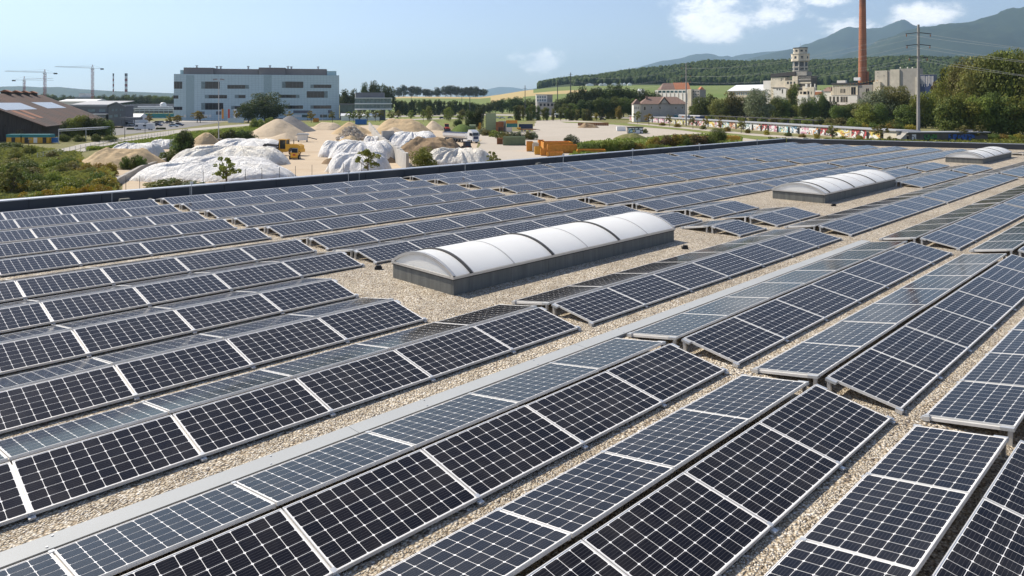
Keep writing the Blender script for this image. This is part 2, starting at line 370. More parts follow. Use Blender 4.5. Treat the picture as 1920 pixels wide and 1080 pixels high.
# ------------------------------------------------------------------ barrel skylights
def skylight(u0, v0, L, Wd, label):
    t = thing('barrel_skylight', label, 'skylight', uv(u0, v0, -.066), RU, 'barrel vault skylights on the roof')
    hc, rise = .32, .34
    # curb as separate cladding pieces
    xs = [0, .45, 1.78, 3.05, 3.3, 4.4, 5.75, 7.1, 7.9, L]; xs = [x*L/8.65 if x < L else L for x in xs]
    for a, b in zip(xs[:-1], xs[1:]):
        mb = MB(); mb.box(a+.004, b-.004, 0, .05, 0, hc); mb.build('curb_panel', 'curb_grey', t)
        mb = MB(); mb.box(a+.004, b-.004, Wd-.05, Wd, 0, hc); mb.build('curb_panel', 'curb_grey', t)
    for x0 in (0, L-.05):
        for a, b in ((.052, .82), (.82, 1.5), (1.5, Wd-.052)):
            mb = MB(); mb.box(x0, x0+.05, a+.004, b-.004, 0, hc-.002); mb.build('curb_panel', 'curb_grey', t)
    mb = MB(); mb.box(.06, L-.06, .06, Wd-.06, .1, hc-.01); mb.build('light_well', 'skylight_inner', t)
    mb = MB()
    for q in ((-.01,L+.01,-.012,.055), (-.01,L+.01,Wd-.055,Wd+.012), (-.01,.055,.055,Wd-.055), (L-.055,L+.01,.055,Wd-.055)): mb.box(*q, hc+.001, hc+.03)
    mb.build('curb_gasket', 'skylight_seal', t)
    mb = MB()
    for y0, y1 in ((-.03, .05), (Wd-.05, Wd+.03)): mb.box(-.03, L+.03, y0, y1, hc+.031, hc+.085)
    for x0, x1 in ((-.03, .04), (L-.04, L+.03)): mb.box(x0, x1, .05, Wd-.05, hc+.031, hc+.08)
    mb.build('base_profile', 'skylight_frame', t)
    zb = hc+.08; Rr = (Wd*Wd/4+rise*rise)/(2*rise); ha = math.asin(Wd/2/Rr); N = 20
    def arc(off=0): return [(Wd/2-(Rr+off)*math.sin(ha*(1-2*i/N)), zb+rise-Rr+(Rr+off)*math.cos(ha*(1-2*i/N))) for i in range(N+1)]
    def vault(mb, x0, x1, o0, o1):
        a0, a1 = arc(o0), arc(o1); vs = []; fs = []
        for x in (x0, x1):
            vs += [(x,y,z) for y, z in a0]+[(x,y,z) for y, z in a1]
        n = N+1
        for i in range(N): fs += [(n+i,n+i+1,3*n+i+1,3*n+i), (i+1,i,2*n+i,2*n+i+1), (i,i+1,n+i+1,n+i), (2*n+i+1,2*n+i,3*n+i,3*n+i+1)]
        mb.add(vs, fs)
    ribs = [.50]+[.50+(L-.56)*k/6 for k in range(1,7)]
    bays = [.03]+ribs
    for a, b in zip(bays[:-1], bays[1:]):
        mb = MB(); aa = arc(.018); mb.add([(x,y,z) for x in (a+.012,b-.012) for y,z in aa], [(i,i+1,N+1+i+1,N+1+i) for i in range(N)]); mb.build('dome_pane', 'skylight_white', t, smooth=True)
    for i, x in enumerate(ribs[:-1]):
        mb = MB()
        if i % 2 == 0: vault(mb, x-.035, x+.035, .005, .045); mb.build('dark_rib', 'skylight_seal', t, smooth=False); mb = MB(); vault(mb, x+.036, x+.075, .0, .032)
        else: vault(mb, x-.016, x+.016, .005, .030)
        mb.build('rib', 'skylight_frame', t)
    for x in (-.02, L-.05):
        mb = MB(); vault(mb, x, x+.07, -.03, .035); mb.build('end_arch', 'skylight_frame', t)
        mb = MB(); a0 = arc(-.02); xx = x+.03; mb.prism([(xx, y, z) for y, z in a0], (.02,0,0)); mb.build('end_pane', 'skylight_white', t)
    return t
skylight(10.02, 11.99, 8.65, 2.25, 'long white barrel skylight nearest the camera, above the grey duct')
skylight(30.12, 12.10, 8.70, 2.25, 'middle white barrel skylight, second along the roof')
skylight(57.1, 12.30, 8.70, 2.25, 'farthest small looking barrel skylight near the right edge')

# ------------------------------------------------------------------ small things on the roof
for i, (u, v) in enumerate([(11.3,31.0),(18.6,30.2),(26.0,30.2),(34.2,30.2),(41.6,30.2),(50.5,30.2),(60.2,30.2)]):
    v = 29.75 if i else 29.9
    p = uv(u, v+.35, -.066); t = thing('lightning_rod', f"thin lightning conductor post by dark parapet, {ORD[i]} from the left", 'lightning rod', p, RU, 'lightning conductor posts')
    mb = MB(); mb.lathe([(.012,.0),(.012,.82)], 8); mb.build('rod', 'clamp_metal', t)
    mb = MB(); mb.box(-.16,.16,-.16,.16,0,.08); mb.build('base_block', 'concrete', t)
    mb = MB(); mb.box(-.05,.05,-.05,.05,.82,.93); mb.build('clamp_head', 'parapet_cap', t)
for i, (u, lab) in enumerate([(12.0,'thin upright rod against dark parapet near its left end'),(20.6,'thin upright rod against dark parapet at the middle'),(8.9,'thin upright rod against dark parapet by the pale vent')]):
    p = uv(u, 32.3, -.066); mb = MB(); mb.lathe([(.012,0),(.012,.5)], 6); mb.build('wire_post', 'clamp_metal', loc=p, label=lab, cat='rod', group='upright rods at the parapet')
def vent(u, v, lab):
    t = thing('roof_vent', lab, 'roof vent', uv(u, v, -.066), RU)
    mb = MB(); mb.prism([(-.22,0,0),(.22,0,0),(.18,0,.26),(-.18,0,.26)], (0,.22,0)); mb.build('housing', 'curb_grey', t)
    mb = MB(); mb.box(-.1,.1,-.012,.0,.08,.17); mb.build('opening', 'black_rubber', t)
vent(9.3, 31.95, 'small pale overflow box against parapet at left'); vent(34.0, 31.95, 'small pale overflow box against parapet near middle')
def hump(u, v, lab):
    mb = MB(); mb.lathe([(.19,0),(.18,.06),(.13,.13),(.05,.17),(.01,.18)], 12); mb.build('drain_hood', 'curb_grey', loc=uv(u,v,-.066), smooth=True, label=lab, cat='drain hood')
hump(10.3, 32.1, 'grey domed drain hood at foot of parapet, left'); hump(35.2, 32.1, 'grey domed drain hood at foot of parapet, middle')
def block(u, v, lab):
    mb = MB(); mb.prism([(-.085,-.06,0),(.085,-.06,0),(.085,.06,0),(-.085,.06,0)], (.0,.0,.06)); mb.prism([(-.06,-.04,.06),(.07,-.045,.06),(.06,.04,.06),(-.05,.045,.06)], (.01,0,.04))
    mb.build('rubber_foot', 'black_rubber', loc=uv(u,v,-.066), label=lab, cat='rubber foot', group='black rubber feet on the gravel')
block(10.26,15.56-.35,'black rubber foot on gravel left of nearest skylight'); block(17.95,11.17,'black rubber foot on gravel right of nearest skylight'); block(29.63,11.55,'black rubber foot on gravel beside middle skylight')

# ================================================================== surroundings
_T = ['','first','second','third','fourth','fifth','sixth','seventh','eighth','ninth','tenth','eleventh','twelfth','thirteenth','fourteenth','fifteenth','sixteenth','seventeenth','eighteenth','nineteenth']
def nth(n):
    if n < 20: return _T[n]
    a, b = divmod(n, 10); tens = ['','','twent','thirt','fort','fift','sixt','sevent','eight','ninet'][a]
    return tens+'ieth' if b == 0 else tens+'y-'+_T[b]
def lerp_tab(tab, x):
    if x <= tab[0][0]: return tab[0][1]
    for (a, b), (c, d) in zip(tab, tab[1:]):
        if x <= c: return b+(d-b)*(x-a)/(c-a)
    return tab[-1][1]
def smooth(a, b, x):
    t = min(1, max(0, (x-a)/(b-a))); return t*t*(3-2*t)

# ---- materials
def ground_mat(name, c0, c1, c2, scale=.06, bump=.3, bs=1.5, rough=.95):
    t = NT(name); v = t.pos(); a = t.noise(v, scale, 8, .62); b = t.noise(v, scale*9, 6, .6)
    c = t.mix(b, t.ramp(a, [(.32, c0), (.5, c1), (.68, c2)]), t.ramp(a, [(.32, c1), (.5, c2), (.68, c0)]))
    t.set('Base Color', c); t.set('Roughness', rough); t.set('Specular IOR Level', .2); t.bump(t.noise(v, bs, 8, .7), bump, .4)
    return t
ground_mat('meadow', (.085,.10,.028), (.15,.15,.05), (.24,.21,.10), .035, .8, .9)
ground_mat('meadow_fresh', (.10,.14,.028), (.15,.18,.04), (.22,.22,.08), .06, .8, 1.2)
ground_mat('field_tan', (.42,.31,.15), (.48,.36,.18), (.36,.29,.12), .02)
ground_mat('field_green', (.10,.155,.03), (.14,.19,.045), (.18,.20,.07), .01)
ground_mat('forest_floor', (.030,.045,.014), (.04,.055,.018), (.035,.05,.02), .02)
ground_mat('yard_sand', (.36,.27,.18), (.45,.355,.25), (.52,.43,.32), .05, .35, .8)
ground_mat('lot_gravel', (.42,.37,.305), (.48,.43,.365), (.38,.335,.275), .035, .2, 1.2)
ground_mat('road_pale', (.38,.35,.31), (.43,.40,.36), (.35,.32,.28), .05, .05, 2)
ground_mat('asphalt', (.20,.195,.185), (.25,.24,.23), (.17,.165,.16), .08, .05, 2)
ground_mat('heap_sand', (.40,.31,.21), (.50,.40,.28), (.56,.46,.34), .25, .6, 1.6)
ground_mat('heap_tan', (.46,.34,.20), (.54,.42,.26), (.40,.29,.17), .2, .7, 1.2)
ground_mat('heap_grey', (.16,.15,.145), (.20,.19,.18), (.23,.22,.21), .3, .5, 2)
ground_mat('heap_soil', (.16,.105,.06), (.25,.175,.105), (.33,.24,.15), .25, 1.0, 1.1)
ground_mat('heap_rubble', (.52,.45,.36), (.36,.29,.21), (.62,.56,.47), .5, 1.0, 1.4)
ground_mat('heap_green', (.06,.11,.02), (.09,.14,.03), (.12,.16,.04), .3, 1.0, 1.5)
t = NT('tarp_white'); v = t.pos(); dirt = t.math('MULTIPLY', t.ramp(t.sepxyz(v)[2], [(.0, (1,1,1)), (.9, (0,0,0))]), t.ramp(t.noise(v, .9, 6, .7), [(.42, (0,0,0)), (.6, (1,1,1))])); w1 = t.noise(t.map(v, (1.6,1.6,.3)), 1.3, 8, .7)
t.set('Base Color', t.mix(dirt, t.ramp(t.noise(v, .5, 6, .65), [(.3, (.70,.68,.65)), (.6, (.86,.85,.84))]), (.38,.29,.19))); t.set('Roughness', .5); t.bump(w1, .9, .8)
t = NT('tarp_cream'); v = t.pos(); dirt = t.math('MULTIPLY', t.ramp(t.sepxyz(v)[2], [(.0, (1,1,1)), (.9, (0,0,0))]), t.ramp(t.noise(v, .9, 6, .7), [(.42, (0,0,0)), (.6, (1,1,1))])); w1 = t.noise(t.map(v, (1.6,1.6,.2)), 1.2, 7, .65)
t.set('Base Color', t.mix(dirt, t.ramp(t.noise(v, .5, 6, .65), [(.3, (.62,.57,.49)), (.6, (.82,.79,.73))]), (.36,.27,.17))); t.set('Roughness', .6); t.bump(w1, .9, .8)
t = NT('tarp_blue'); v = t.pos(); t.set('Base Color', t.ramp(t.noise(v, .6, 6), [(.35, (.22,.30,.38)), (.65, (.55,.60,.64))])); t.set('Roughness', .4); t.bump(t.noise(v, 1.3, 7), .9, .5)
def leaf_mat(name, a, b, trans=.35):
    t = NT(name); v = t.pos(); r = t.rnd()
    n = t.noise(v, .55, 4, .6); n2 = t.noise(v, 4.0, 2)
    c = t.mix(n2, t.ramp(n, [(.35, a), (.65, b)]), t.ramp(n, [(.35, b), (.65, a)]))
    hv = t.node('ShaderNodeHueSaturation'); t.l.new(c, hv.inputs['Color']); t.inp(hv, 'Value', t.math('ADD', t.math('MULTIPLY', r, .5), .75)); t.inp(hv, 'Hue', t.math('ADD', t.math('MULTIPLY', r, .04), .463))
    col = hv.outputs[0]; t.set('Base Color', col); t.set('Roughness', .6); t.set('Specular IOR Level', .25)
    tr = t.node('ShaderNodeBsdfTranslucent'); t.l.new(col, tr.inputs[0]); mx = t.node('ShaderNodeMixShader'); mx.inputs[0].default_value = trans
    t.l.new(t.b.outputs[0], mx.inputs[1]); t.l.new(tr.outputs[0], mx.inputs[2]); t.l.new(mx.outputs[0], t.out.inputs[0]); return t
leaf_mat('leaf_dark', (0.041,0.068,0.019), (0.081,0.115,0.030))
leaf_mat('leaf_mid', (0.077,0.119,0.025), (0.140,0.182,0.042))
leaf_mat('leaf_light', (0.138,0.194,0.031), (0.213,0.250,0.050))
leaf_mat('leaf_yellow', (0.230,0.218,0.034), (0.345,0.287,0.046))
leaf_mat('leaf_gold', (.42,.31,.02), (.20,.20,.03))
leaf_mat('leaf_grey', (0.125,0.163,0.088), (0.213,0.237,0.138))
leaf_mat('leaf_olive', (0.123,0.138,0.036), (0.217,0.217,0.058))
leaf_mat('leaf_pine', (0.027,0.045,0.018), (0.050,0.065,0.025), .15)
leaf_mat('leaf_scrub', (.12,.145,.03), (.24,.23,.065))
leaf_mat('leaf_brown', (0.108,0.084,0.036), (0.180,0.144,0.060))
simple('bark', (.12,.095,.07), .9, .3, 6, bump=.4, bscale=20)
simple('pole_grey', (.30,.28,.26), .8, .1, 2)
simple('steel_dark', (.05,.05,.055), .55, .2, 2)
simple('steel_white', (.72,.72,.72), .45, .08, 2)
simple('steel_galv', (.45,.46,.47), .45, .12, 2, metal=.5)
simple('paint_yellow', (.62,.33,.02), .4, .12, 3)
simple('paint_orange', (.58,.24,.02), .5, .22, 1.5)
simple('paint_red', (.45,.05,.03), .45, .15, 2)
simple('paint_white', (.80,.80,.79), .35, .04, 1)
simple('paint_blue', (.02,.14,.42), .45, .12, 2)
simple('paint_teal', (.02,.20,.22), .5, .15, 2)
simple('paint_navy', (.02,.035,.10), .4, .2, 2)
simple('paint_green', (.16,.20,.10), .6, .2, 1.2)
simple('paint_pale_green', (.30,.36,.20), .6, .14, 2)
simple('paint_grey', (.22,.23,.25), .6, .15, 1)
simple('paint_black', (.012,.012,.014), .4, .2, 3)
simple('paint_beige', (.55,.50,.40), .7, .15, 1)
simple('rust', (.24,.10,.04), .8, .3, 1.5)
simple('tyre', (.02,.02,.02), .8, .2, 6)
simple('rim', (.55,.55,.54), .4, .1, 4, metal=.5)
def window_glass(name, col, rough=.08):
    t = NT(name); t.set('Base Color', t.ramp(t.noise(t.coord(), .5, 3), [(.35, tuple(c*.6 for c in col)), (.65, col)])); t.set('Roughness', rough); t.set('Specular IOR Level', .6)
window_glass('glass_pavilion', (.16,.24,.25), .06); window_glass('glass_dark', (.028,.030,.036)); window_glass('glass_teal', (.07,.12,.12)); window_glass('glass_screen', (.20,.27,.29), .3)
t = NT('facade_blue'); v = t.coord(); s = t.sepxyz(v)
def grid(t, c, p, w): return t.math('LESS_THAN', t.math('FRACT', t.math('DIVIDE', c, p)), w)
gl = t.math('MAXIMUM', grid(t, s[0], 2.05, .05), grid(t, s[2], 1.18, .08))
pan = t.vor(t.map(v, (.49,0.0,.85)), 1.0); base = t.mix(t.sepxyz(pan)[0], (.47,.585,.625), (.51,.625,.66))
t.set('Base Color', t.mix(gl, base, (.27,.36,.40))); t.set('Roughness', .35)
t = NT('facade_lattice'); v = t.coord(); s = t.sepxyz(v); gl = t.noise(t.map(v, (2,1,1)), 1.4, 6, .7)
t.set('Base Color', t.ramp(gl, [(.4, (.26,.36,.38)), (.6, (.40,.50,.53))])); t.set('Roughness', .4)
simple('penthouse', (.20,.175,.17), .6, .06, .3)
simple('facade_teal', (.34,.47,.50), .4, .05, .3)
t = NT('old_wood'); v = t.coord(); n = t.noise(t.map(v, (3.0,3.0,.15)), 1.5, 6, .7)
t.set('Base Color', t.ramp(n, [(.3, (.028,.022,.020)), (.7, (.085,.068,.060))])); t.set('Roughness', .9)
t = NT('old_roof'); v = t.coord(); s = t.sepxyz(v)
n = t.noise(t.map(v, (.05,.5,.5)), 3, 7, .7); n2 = t.noise(v, .12, 4)
c = t.mix(t.ramp(n2, [(.35, (0,0,0)), (.65, (1,1,1))]), t.ramp(n, [(.3, (.060,.028,.018)), (.7, (.135,.058,.031))]), t.ramp(n, [(.3, (.036,.024,.019)), (.7, (.072,.044,.032))]))
row = t.math('LESS_THAN', t.math('FRACT', t.math('MULTIPLY', s[1], 1.6)), .15)
t.set('Base Color', t.mix(t.math('MULTIPLY', row, .4), c, (.03,.02,.018))); t.set('Roughness', .85)
simple('roof_rust_strip', (.26,.105,.05), .85, .15, 1)
simple('roof_sheet', (.40,.44,.48), .35, .08, .5)
simple('roof_tile', (.21,.135,.105), .85, .18, 1.2); simple('roof_tile_orange', (.40,.155,.075), .85, .15, 1.2)
simple('roof_dark', (.055,.052,.055), .8, .18, .6); simple('roof_pale', (.66,.67,.68), .6, .06, .3); simple('roof_grey', (.34,.34,.35), .6, .08, .3)
t = simple('plaster_cream', (.68,.595,.46), .9, .16, .25, bump=.1, bscale=3)
simple('plaster_white', (.78,.74,.67), .9, .08, .25); simple('plaster_grey_and_shade', (.33,.31,.28), .9, .14, .3); simple('plaster_concrete', (.54,.49,.40), .9, .2, .2)  # the grey serves real plaster and also walls painted as shaded
simple('clad_dark', (.135,.14,.155), .6, .1, .3); t = NT('brick_red'); v = t.coord(); z_ = t.sepxyz(v)[2]; n = t.noise(t.map(v, (1,1,.12)), .9, 6, .65); c = t.ramp(n, [(.3, (.30,.105,.052)), (.7, (.46,.185,.095))]); c = t.mix(t.math('LESS_THAN', t.math('FRACT', t.math('DIVIDE', z_, 1.6)), .12), c, (.26,.10,.06)); c = t.mix(t.ramp(t.math('DIVIDE', z_, 104.0), [(.86, (0,0,0)), (1, (1,1,1))]), c, (.10,.06,.05)); t.set('Base Color', c); t.set('Roughness', .9)
simple('stain_and_shade_dark', (.11,.10,.09), .9, .3, .4)  # dark walls, and the painted shade on the factory's right side

# ---- ground: one sheet, flat near the hall, rising to the field hill and the wooded hill
PROF1 = [(-900,200),(300,200),(560,196),(640,188),(700,183),(760,180.5),(900,181.5),(930,178),(985,169),(1040,163),(1090,160),(1200,159),(1300,161),(1500,160),(1920,160),(2900,165)]
PROF2 = [(-900,197),(900,197),(960,185),(985,172),(1010,166),(1060,157),(1120,152),(1180,142),(1260,134),(1330,124),(1400,126),(1480,123),(1560,124),(1650,118),(1700,116),(1760,118),(1850,118),(1920,113),(2300,105),(2900,110)]
def ground_h(px, d):
    z1 = H-(lerp_tab(PROF1, px)-YH)*1500/F; z2 = H-(lerp_tab(PROF2, px)-YH)*2400/F
    if d < 820: return 0.0
    if d < 1500: return max(0, z1)*smooth(820, 1560, d)
    if d < 2400: z0 = max(0, z1)*smooth(820, 1560, 1500); return z0+(max(0, z2)-z0)*smooth(1480, 2420, d)
    return max(0, z2)*(1-.45*smooth(2400, 3600, d))
mb = MB(); cols = list(range(-1500, 3500, 20)); ds = [8,20,40,60,90,130,180,250,330,420,520,640,760,820]+list(range(870,1500,40))+list(range(1500,2500,100))+[2500,2700,3000,3600,4500,6500,10000,16000,24000]
for d in ds:
    for px in cols: mb.v.append(((px-CX)/F*d, d, ground_h(px, d)))
nc = len(cols)
for j in range(len(ds)-1):
    for i in range(nc-1):
        px = cols[i]+10; d = (ds[j]+ds[j+1])/2; m = 0
        if 840 < d < 1520:
            y = YH+(H-ground_h(px, d))*F/d; top = lerp_tab(PROF1, px)
            if 735 < px < 915: m = 1 if y < top+4 else 2
            elif 915 <= px < 1100: m = 2 if (px > 1005 and y < top+6+(px-1005)*.04) else (1 if y < top+13 else 2)
            elif px >= 1100: m = 2
            elif px > 640: m = 2
        elif d >= 1520 and px > 960: m = 3 if d > 1620 else 2
        mb.f.append((j*nc+i, j*nc+i+1, (j+1)*nc+i+1, (j+1)*nc+i)); mb.m.append(m)
mb.build('ground', ['meadow','field_tan','field_green','forest_floor'], smooth=True, kind='structure')
def sheet(name, pts, mat, z, wob=0):
    P = [gp(x, y, z) for x, y in pts]; Q = []
    r = random.Random(len(pts)*7+int(z*1000))
    for a, b in zip(P, P[1:]+P[:1]):
        n = max(1, int((b-a).length/12)); dr = (b-a).normalized(); nr = Vector((-dr.y, dr.x, 0))
        for i in range(n): Q.append(a+(b-a)*i/n+nr*(r.uniform(-wob, wob) if i else 0))
    mb = MB(); mb.add(Q, [tuple(range(len(Q)))]); me = mb.mesh(name, mat)
    bm = bmesh.new(); bm.from_mesh(me); bmesh.ops.triangulate(bm, faces=bm.faces); 
    for f in bm.faces:
        if f.normal.z < 0: f.normal_flip()
    bm.to_mesh(me); bm.free(); return link(name, me, kind='structure')
sheet('yard_ground', [(120,306),(250,276),(330,268),(400,262),(470,256),(560,238),(640,237),(700,234),(762,240),(842,246),(880,252),(905,262),(860,330),(800,400),(500,470),(200,430),(230,345)], 'yard_sand', .03, 1.2)
sheet('lot_ground', [(842,246),(880,250),(935,247),(1000,246),(1005,226),(1060,224),(1150,231),(1230,234),(1330,243),(1440,262),(1480,300),(1250,330),(1000,370),(850,360),(905,262)], 'lot_gravel', .05, .8)
sheet('verge', [(1082,268),(1110,263),(1180,262),(1240,254),(1330,250),(1380,256),(1400,280),(1200,330),(1060,330),(1070,285)], 'meadow_fresh', .08, .8)
sheet('lawn_strip', [(1050,228),(1170,231),(1290,240),(1420,254),(1560,262),(1560,268),(1420,262),(1280,244.5),(1150,233.5),(1060,230)], 'meadow_fresh', .07, .3)
sheet('gravel_path', [(1180,229.5),(1280,238),(1420,251),(1600,264),(1590,267),(1410,254),(1270,240),(1175,231)], 'lot_gravel', .09, .2)
sheet('lawn', [(700,214),(900,212),(1230,220),(1230,225),(1000,224),(930,240),(700,234),(560,237),(480,250),(300,262),(240,270),(380,244),(480,230),(600,229)], 'meadow_fresh', .02, .6)
sheet('road', [(60,293),(150,270.5),(260,252.5),(335,243),(420,235.5),(480,231.5),(482,234),(345,246.5),(240,260),(165,274),(105,290),(66,302)], 'road_pale', .05, .1)
sheet('kerb_path', [(40,300),(60,293.5),(66,302.5),(50,312),(100,297),(170,281),(240,266),(338,250),(336,247.5),(240,261.5),(165,275.5),(105,291.5)], 'road_pale', .06, .1)
sheet('parking_ground', [(205,242),(235,229),(345,226),(420,229),(335,241),(255,250),(215,254)], 'asphalt', .04, .1)
sheet('side_road', [(735,217),(900,213.6),(1060,216),(1240,221),(1240,224),(1060,219),(900,216),(735,219.6)], 'road_pale', .05, .1)
sheet('far_path', [(735,224),(900,219.5),(905,221),(735,226)], 'road_pale', .05, .1)
sheet('plaza', [(330,226),(640,222.5),(740,221.5),(740,223.5),(640,225),(330,229)], 'road_pale', .045, .1)

# ---- far hills and mountains
def ridge(name, prof, D, front, back, mats, amp, rockiness, seed, step=8, rows=26):
    rg = np.random.RandomState(seed); mb = MB(); cols = np.arange(prof[0][0], prof[-1][0]+1, step)
    from mathutils import noise as N
    zs = {}
    for j in range(rows+1):
        t = j/rows; d = D-front+(front+back)*t
        for i, px in enumerate(cols):
            zc = H-(lerp_tab(prof, px)-YH)*D/F
            s = smooth(0, 1, (d-(D-front))/front) if d < D else 1-.6*smooth(0, 1, (d-D)/back)
            X = (px-CX)/F*d
            nn = N.fractal(Vector((X/1400, d/1400, seed)), .9, 2.1, 6); n3 = N.ridged_multi_fractal(Vector((X/2400, d/3800, seed+5)), .9, 2.2, 5, 1, 2)
            env = s*(1-abs(2*min(1,max(0,(d-(D-front))/front))-1)**3*.6) if d < D else .5
            z = zc*s + (nn*amp + (n3-1.2)*amp*.9)*env*(1 if d < D-1 else .3)
            if d < D and j < rows: z = min(z, zc*(.25+.75*smooth(0,1.05,(d-(D-front))/front))+zc*.12)
            if abs(d-D) < (front+back)/rows*.51: z = zc + nn*amp*.10
            mb.v.append((X, d, max(-.5, z)))
    nc = len(cols)
    for j in range(rows):
        for i in range(nc-1): mb.f.append((j*nc+i, j*nc+i+1, (j+1)*nc+i+1, (j+1)*nc+i)); mb.m.append(0)
    return mb.build(name, mats, smooth=True, kind='structure')
t = NT('mountain_forest'); v = t.pos(); nn = t.noise(v, .0025, 8, .7); fine = t.noise(v, .016, 7, .75)
nz = t.node('ShaderNodeNewGeometry'); steep = t.math('SUBTRACT', 1.0, t.sepxyz(nz.outputs['Normal'])[2])
forest = t.mix(fine, t.ramp(nn, [(.35, (.014,.024,.014)), (.65, (.026,.040,.020))]), t.ramp(nn, [(.35, (.024,.036,.018)), (.65, (.042,.056,.026))]))
rk = t.math('MULTIPLY', t.ramp(t.noise(v, .0013, 8, .74), [(.53, (0,0,0)), (.58, (1,1,1))]), t.ramp(steep, [(.16, (0,0,0)), (.24, (1,1,1))]))
t.set('Base Color', t.mix(rk, forest, (.42,.38,.33))); t.set('Roughness', .95); t.set('Specular IOR Level', .1); t.bump(fine, .6, 12)
ridge('mountain_near', [(1150,150),(1300,150),(1450,140),(1520,132),(1580,112),(1640,88),(1690,72),(1740,62),(1790,54),(1830,47),(1860,38),(1890,29),(1920,21),(1980,6),(2060,-10),(2200,-20),(2400,10),(2700,60)], 9000, 3400, 1500, ['mountain_forest'], 200, .5, 3, 6, 44)
ridge('mountain_middle', [(1300,140),(1420,115),(1490,99),(1530,84),(1560,68),(1590,60),(1625,57),(1650,55),(1672,48),(1690,44),(1706,48),(1726,55),(1760,56),(1800,52),(1850,52),(1950,40),(2200,60)], 13000, 3600, 1500, ['mountain_forest'], 220, .4, 11, 6, 40)
ridge('mountain_far', [(1060,160),(1150,142),(1205,131),(1240,122),(1275,117),(1300,111),(1330,108),(1352,107),(1362,104),(1372,107),(1400,101),(1430,97),(1460,96),(1480,94),(1510,90),(1560,84),(1640,84),(1750,90),(1900,80)], 18000, 4200, 2000, ['mountain_forest'], 230, .3, 23, 8, 30)
ridge('distant_hill', [(840,185),(880,176),(915,167),(935,163),(955,164),(985,168),(1010,165),(1050,160),(1120,165),(1200,175)], 23000, 3500, 2000, ['mountain_forest'], 80, .2, 31)
ridge('left_hill', [(-700,172),(-300,168),(-60,164),(0,163),(40,162),(75,164),(110,163),(150,167),(200,170),(250,172),(330,175),(420,179),(560,184),(700,188),(760,193)], 8000, 2400, 1800, ['mountain_forest'], 20, .1, 41)

# ---- trees
LEAF = {}
def crown_mesh(key, seed, n, clumps, leaf, sx=.5, kind='round', z0=.16):
    """unit tree: total height 1, crown half width sx; leaf sized faces gathered into clumps, with limbs"""
    rg = np.random.RandomState(seed); cs = []
    while len(cs) < clumps:
        p = rg.uniform(-1, 1, 3)
        if (p**2).sum() > 1: continue
        zz = z0+(1-z0)*(p[2]*.5+.5)
        if kind == 'round': rr = sx; pos = (p[0]*rr*.8, p[1]*rr*.8, z0+.06+(1-z0-.14)*(p[2]*.5+.5)); rad = sx*rg.uniform(.26, .46)
        elif kind == 'tall': pos = (p[0]*sx*.6, p[1]*sx*.6, z0*.6+(1-z0*.6-.05)*rg.uniform(0, 1)); rad = sx*rg.uniform(.45, .7)*(1.05-.65*abs(pos[2]-.45))
        elif kind == 'cone': h = rg.uniform(0, .97); a = rg.uniform(0, 6.28); w = sx*(1-h)**.85*rg.uniform(.25,.85); pos = (math.cos(a)*w, math.sin(a)*w, .08+h*.9); rad = sx*(.08+.24*(1-h))
        elif kind == 'bush': pos = (p[0]*sx*.8, p[1]*sx*.8, abs(p[2])*.72+.05); rad = sx*rg.uniform(.22, .42)
        elif kind == 'wisp': pos = (p[0]*sx*.85, p[1]*sx*.85, .22+.72*(p[2]*.5+.5)); rad = sx*rg.uniform(.14,.26)
        cs.append((pos, rad))
    k = rg.randint(0, len(cs), n); C = np.array([c[0] for c in cs])[k]; Rr = np.array([c[1] for c in cs])[k]
    d = rg.normal(size=(n,3)); d[:,2] += .25; d /= np.linalg.norm(d, axis=1)[:,None]
    asp = .8 if kind in ('round','bush') else 1.0
    P = C+d*(Rr*(.55+.5*rg.rand(n)**.5))[:,None]*np.array([1,1,asp]); P[:,2] = np.maximum(P[:,2], .01)
    nrm = d+rg.normal(size=(n,3))*.55; nrm /= np.linalg.norm(nrm, axis=1)[:,None]
    a = np.cross(nrm, rg.normal(size=(n,3))); a /= np.linalg.norm(a, axis=1)[:,None]; b = np.cross(nrm, a)
    s = (leaf*(.6+.8*rg.rand(n)))[:,None]
    V = np.stack([P-a*s*.9, P-b*s*.55, P+a*s*.9, P+b*s*.55], 1).reshape(-1,3)
    me = bpy.data.meshes.new(key); me.vertices.add(4*n); me.vertices.foreach_set('co', V.ravel()); me.loops.add(4*n); me.loops.foreach_set('vertex_index', np.arange(4*n))
    me.polygons.add(n); me.polygons.foreach_set('loop_start', np.arange(0,4*n,4)); me.polygons.foreach_set('loop_total', np.full(n,4)); me.update(calc_edges=True)
    me.materials.append(M('leaf_mid'))
    tb = MB(); top = .75 if kind != 'bush' else .4; r0 = .022 if kind != 'bush' else .012
    tb.bar((0,0,-.02), (.01,0,top*.55), r0, 7, r0*.7); tb.bar((.01,0,top*.55), (0,.01,top), r0*.7, 6, r0*.25)
    for c, rad in cs[:9]:
        zb = max(.05, min(top*.9, c[2]*.6)); tb.bar((.005,0,zb), c, r0*.45, 5, r0*.12)
    LEAF[key] = (me, tb.mesh(key+'_trunk', 'bark'))
for i in range(4): crown_mesh(f'round{i}', 10+i, 4200, 40, .030, .48, z0=.03)
for i in range(2): crown_mesh(f'big{i}', 60+i, 9000, 70, .020, .45, z0=.02)
for i in range(3): crown_mesh(f'tall{i}', 20+i, 2400, 30, .024, .19, 'tall', z0=.04)
for i in range(2): crown_mesh(f'cone{i}', 30+i, 3600, 90, .022, .26, 'cone')
for i in range(4): crown_mesh(f'bush{i}', 40+i, 2600, 30, .052, .78, 'bush')
for i in range(3): crown_mesh(f'wisp{i}', 50+i, 900, 24, .034, .33, 'wisp')
TREES = []
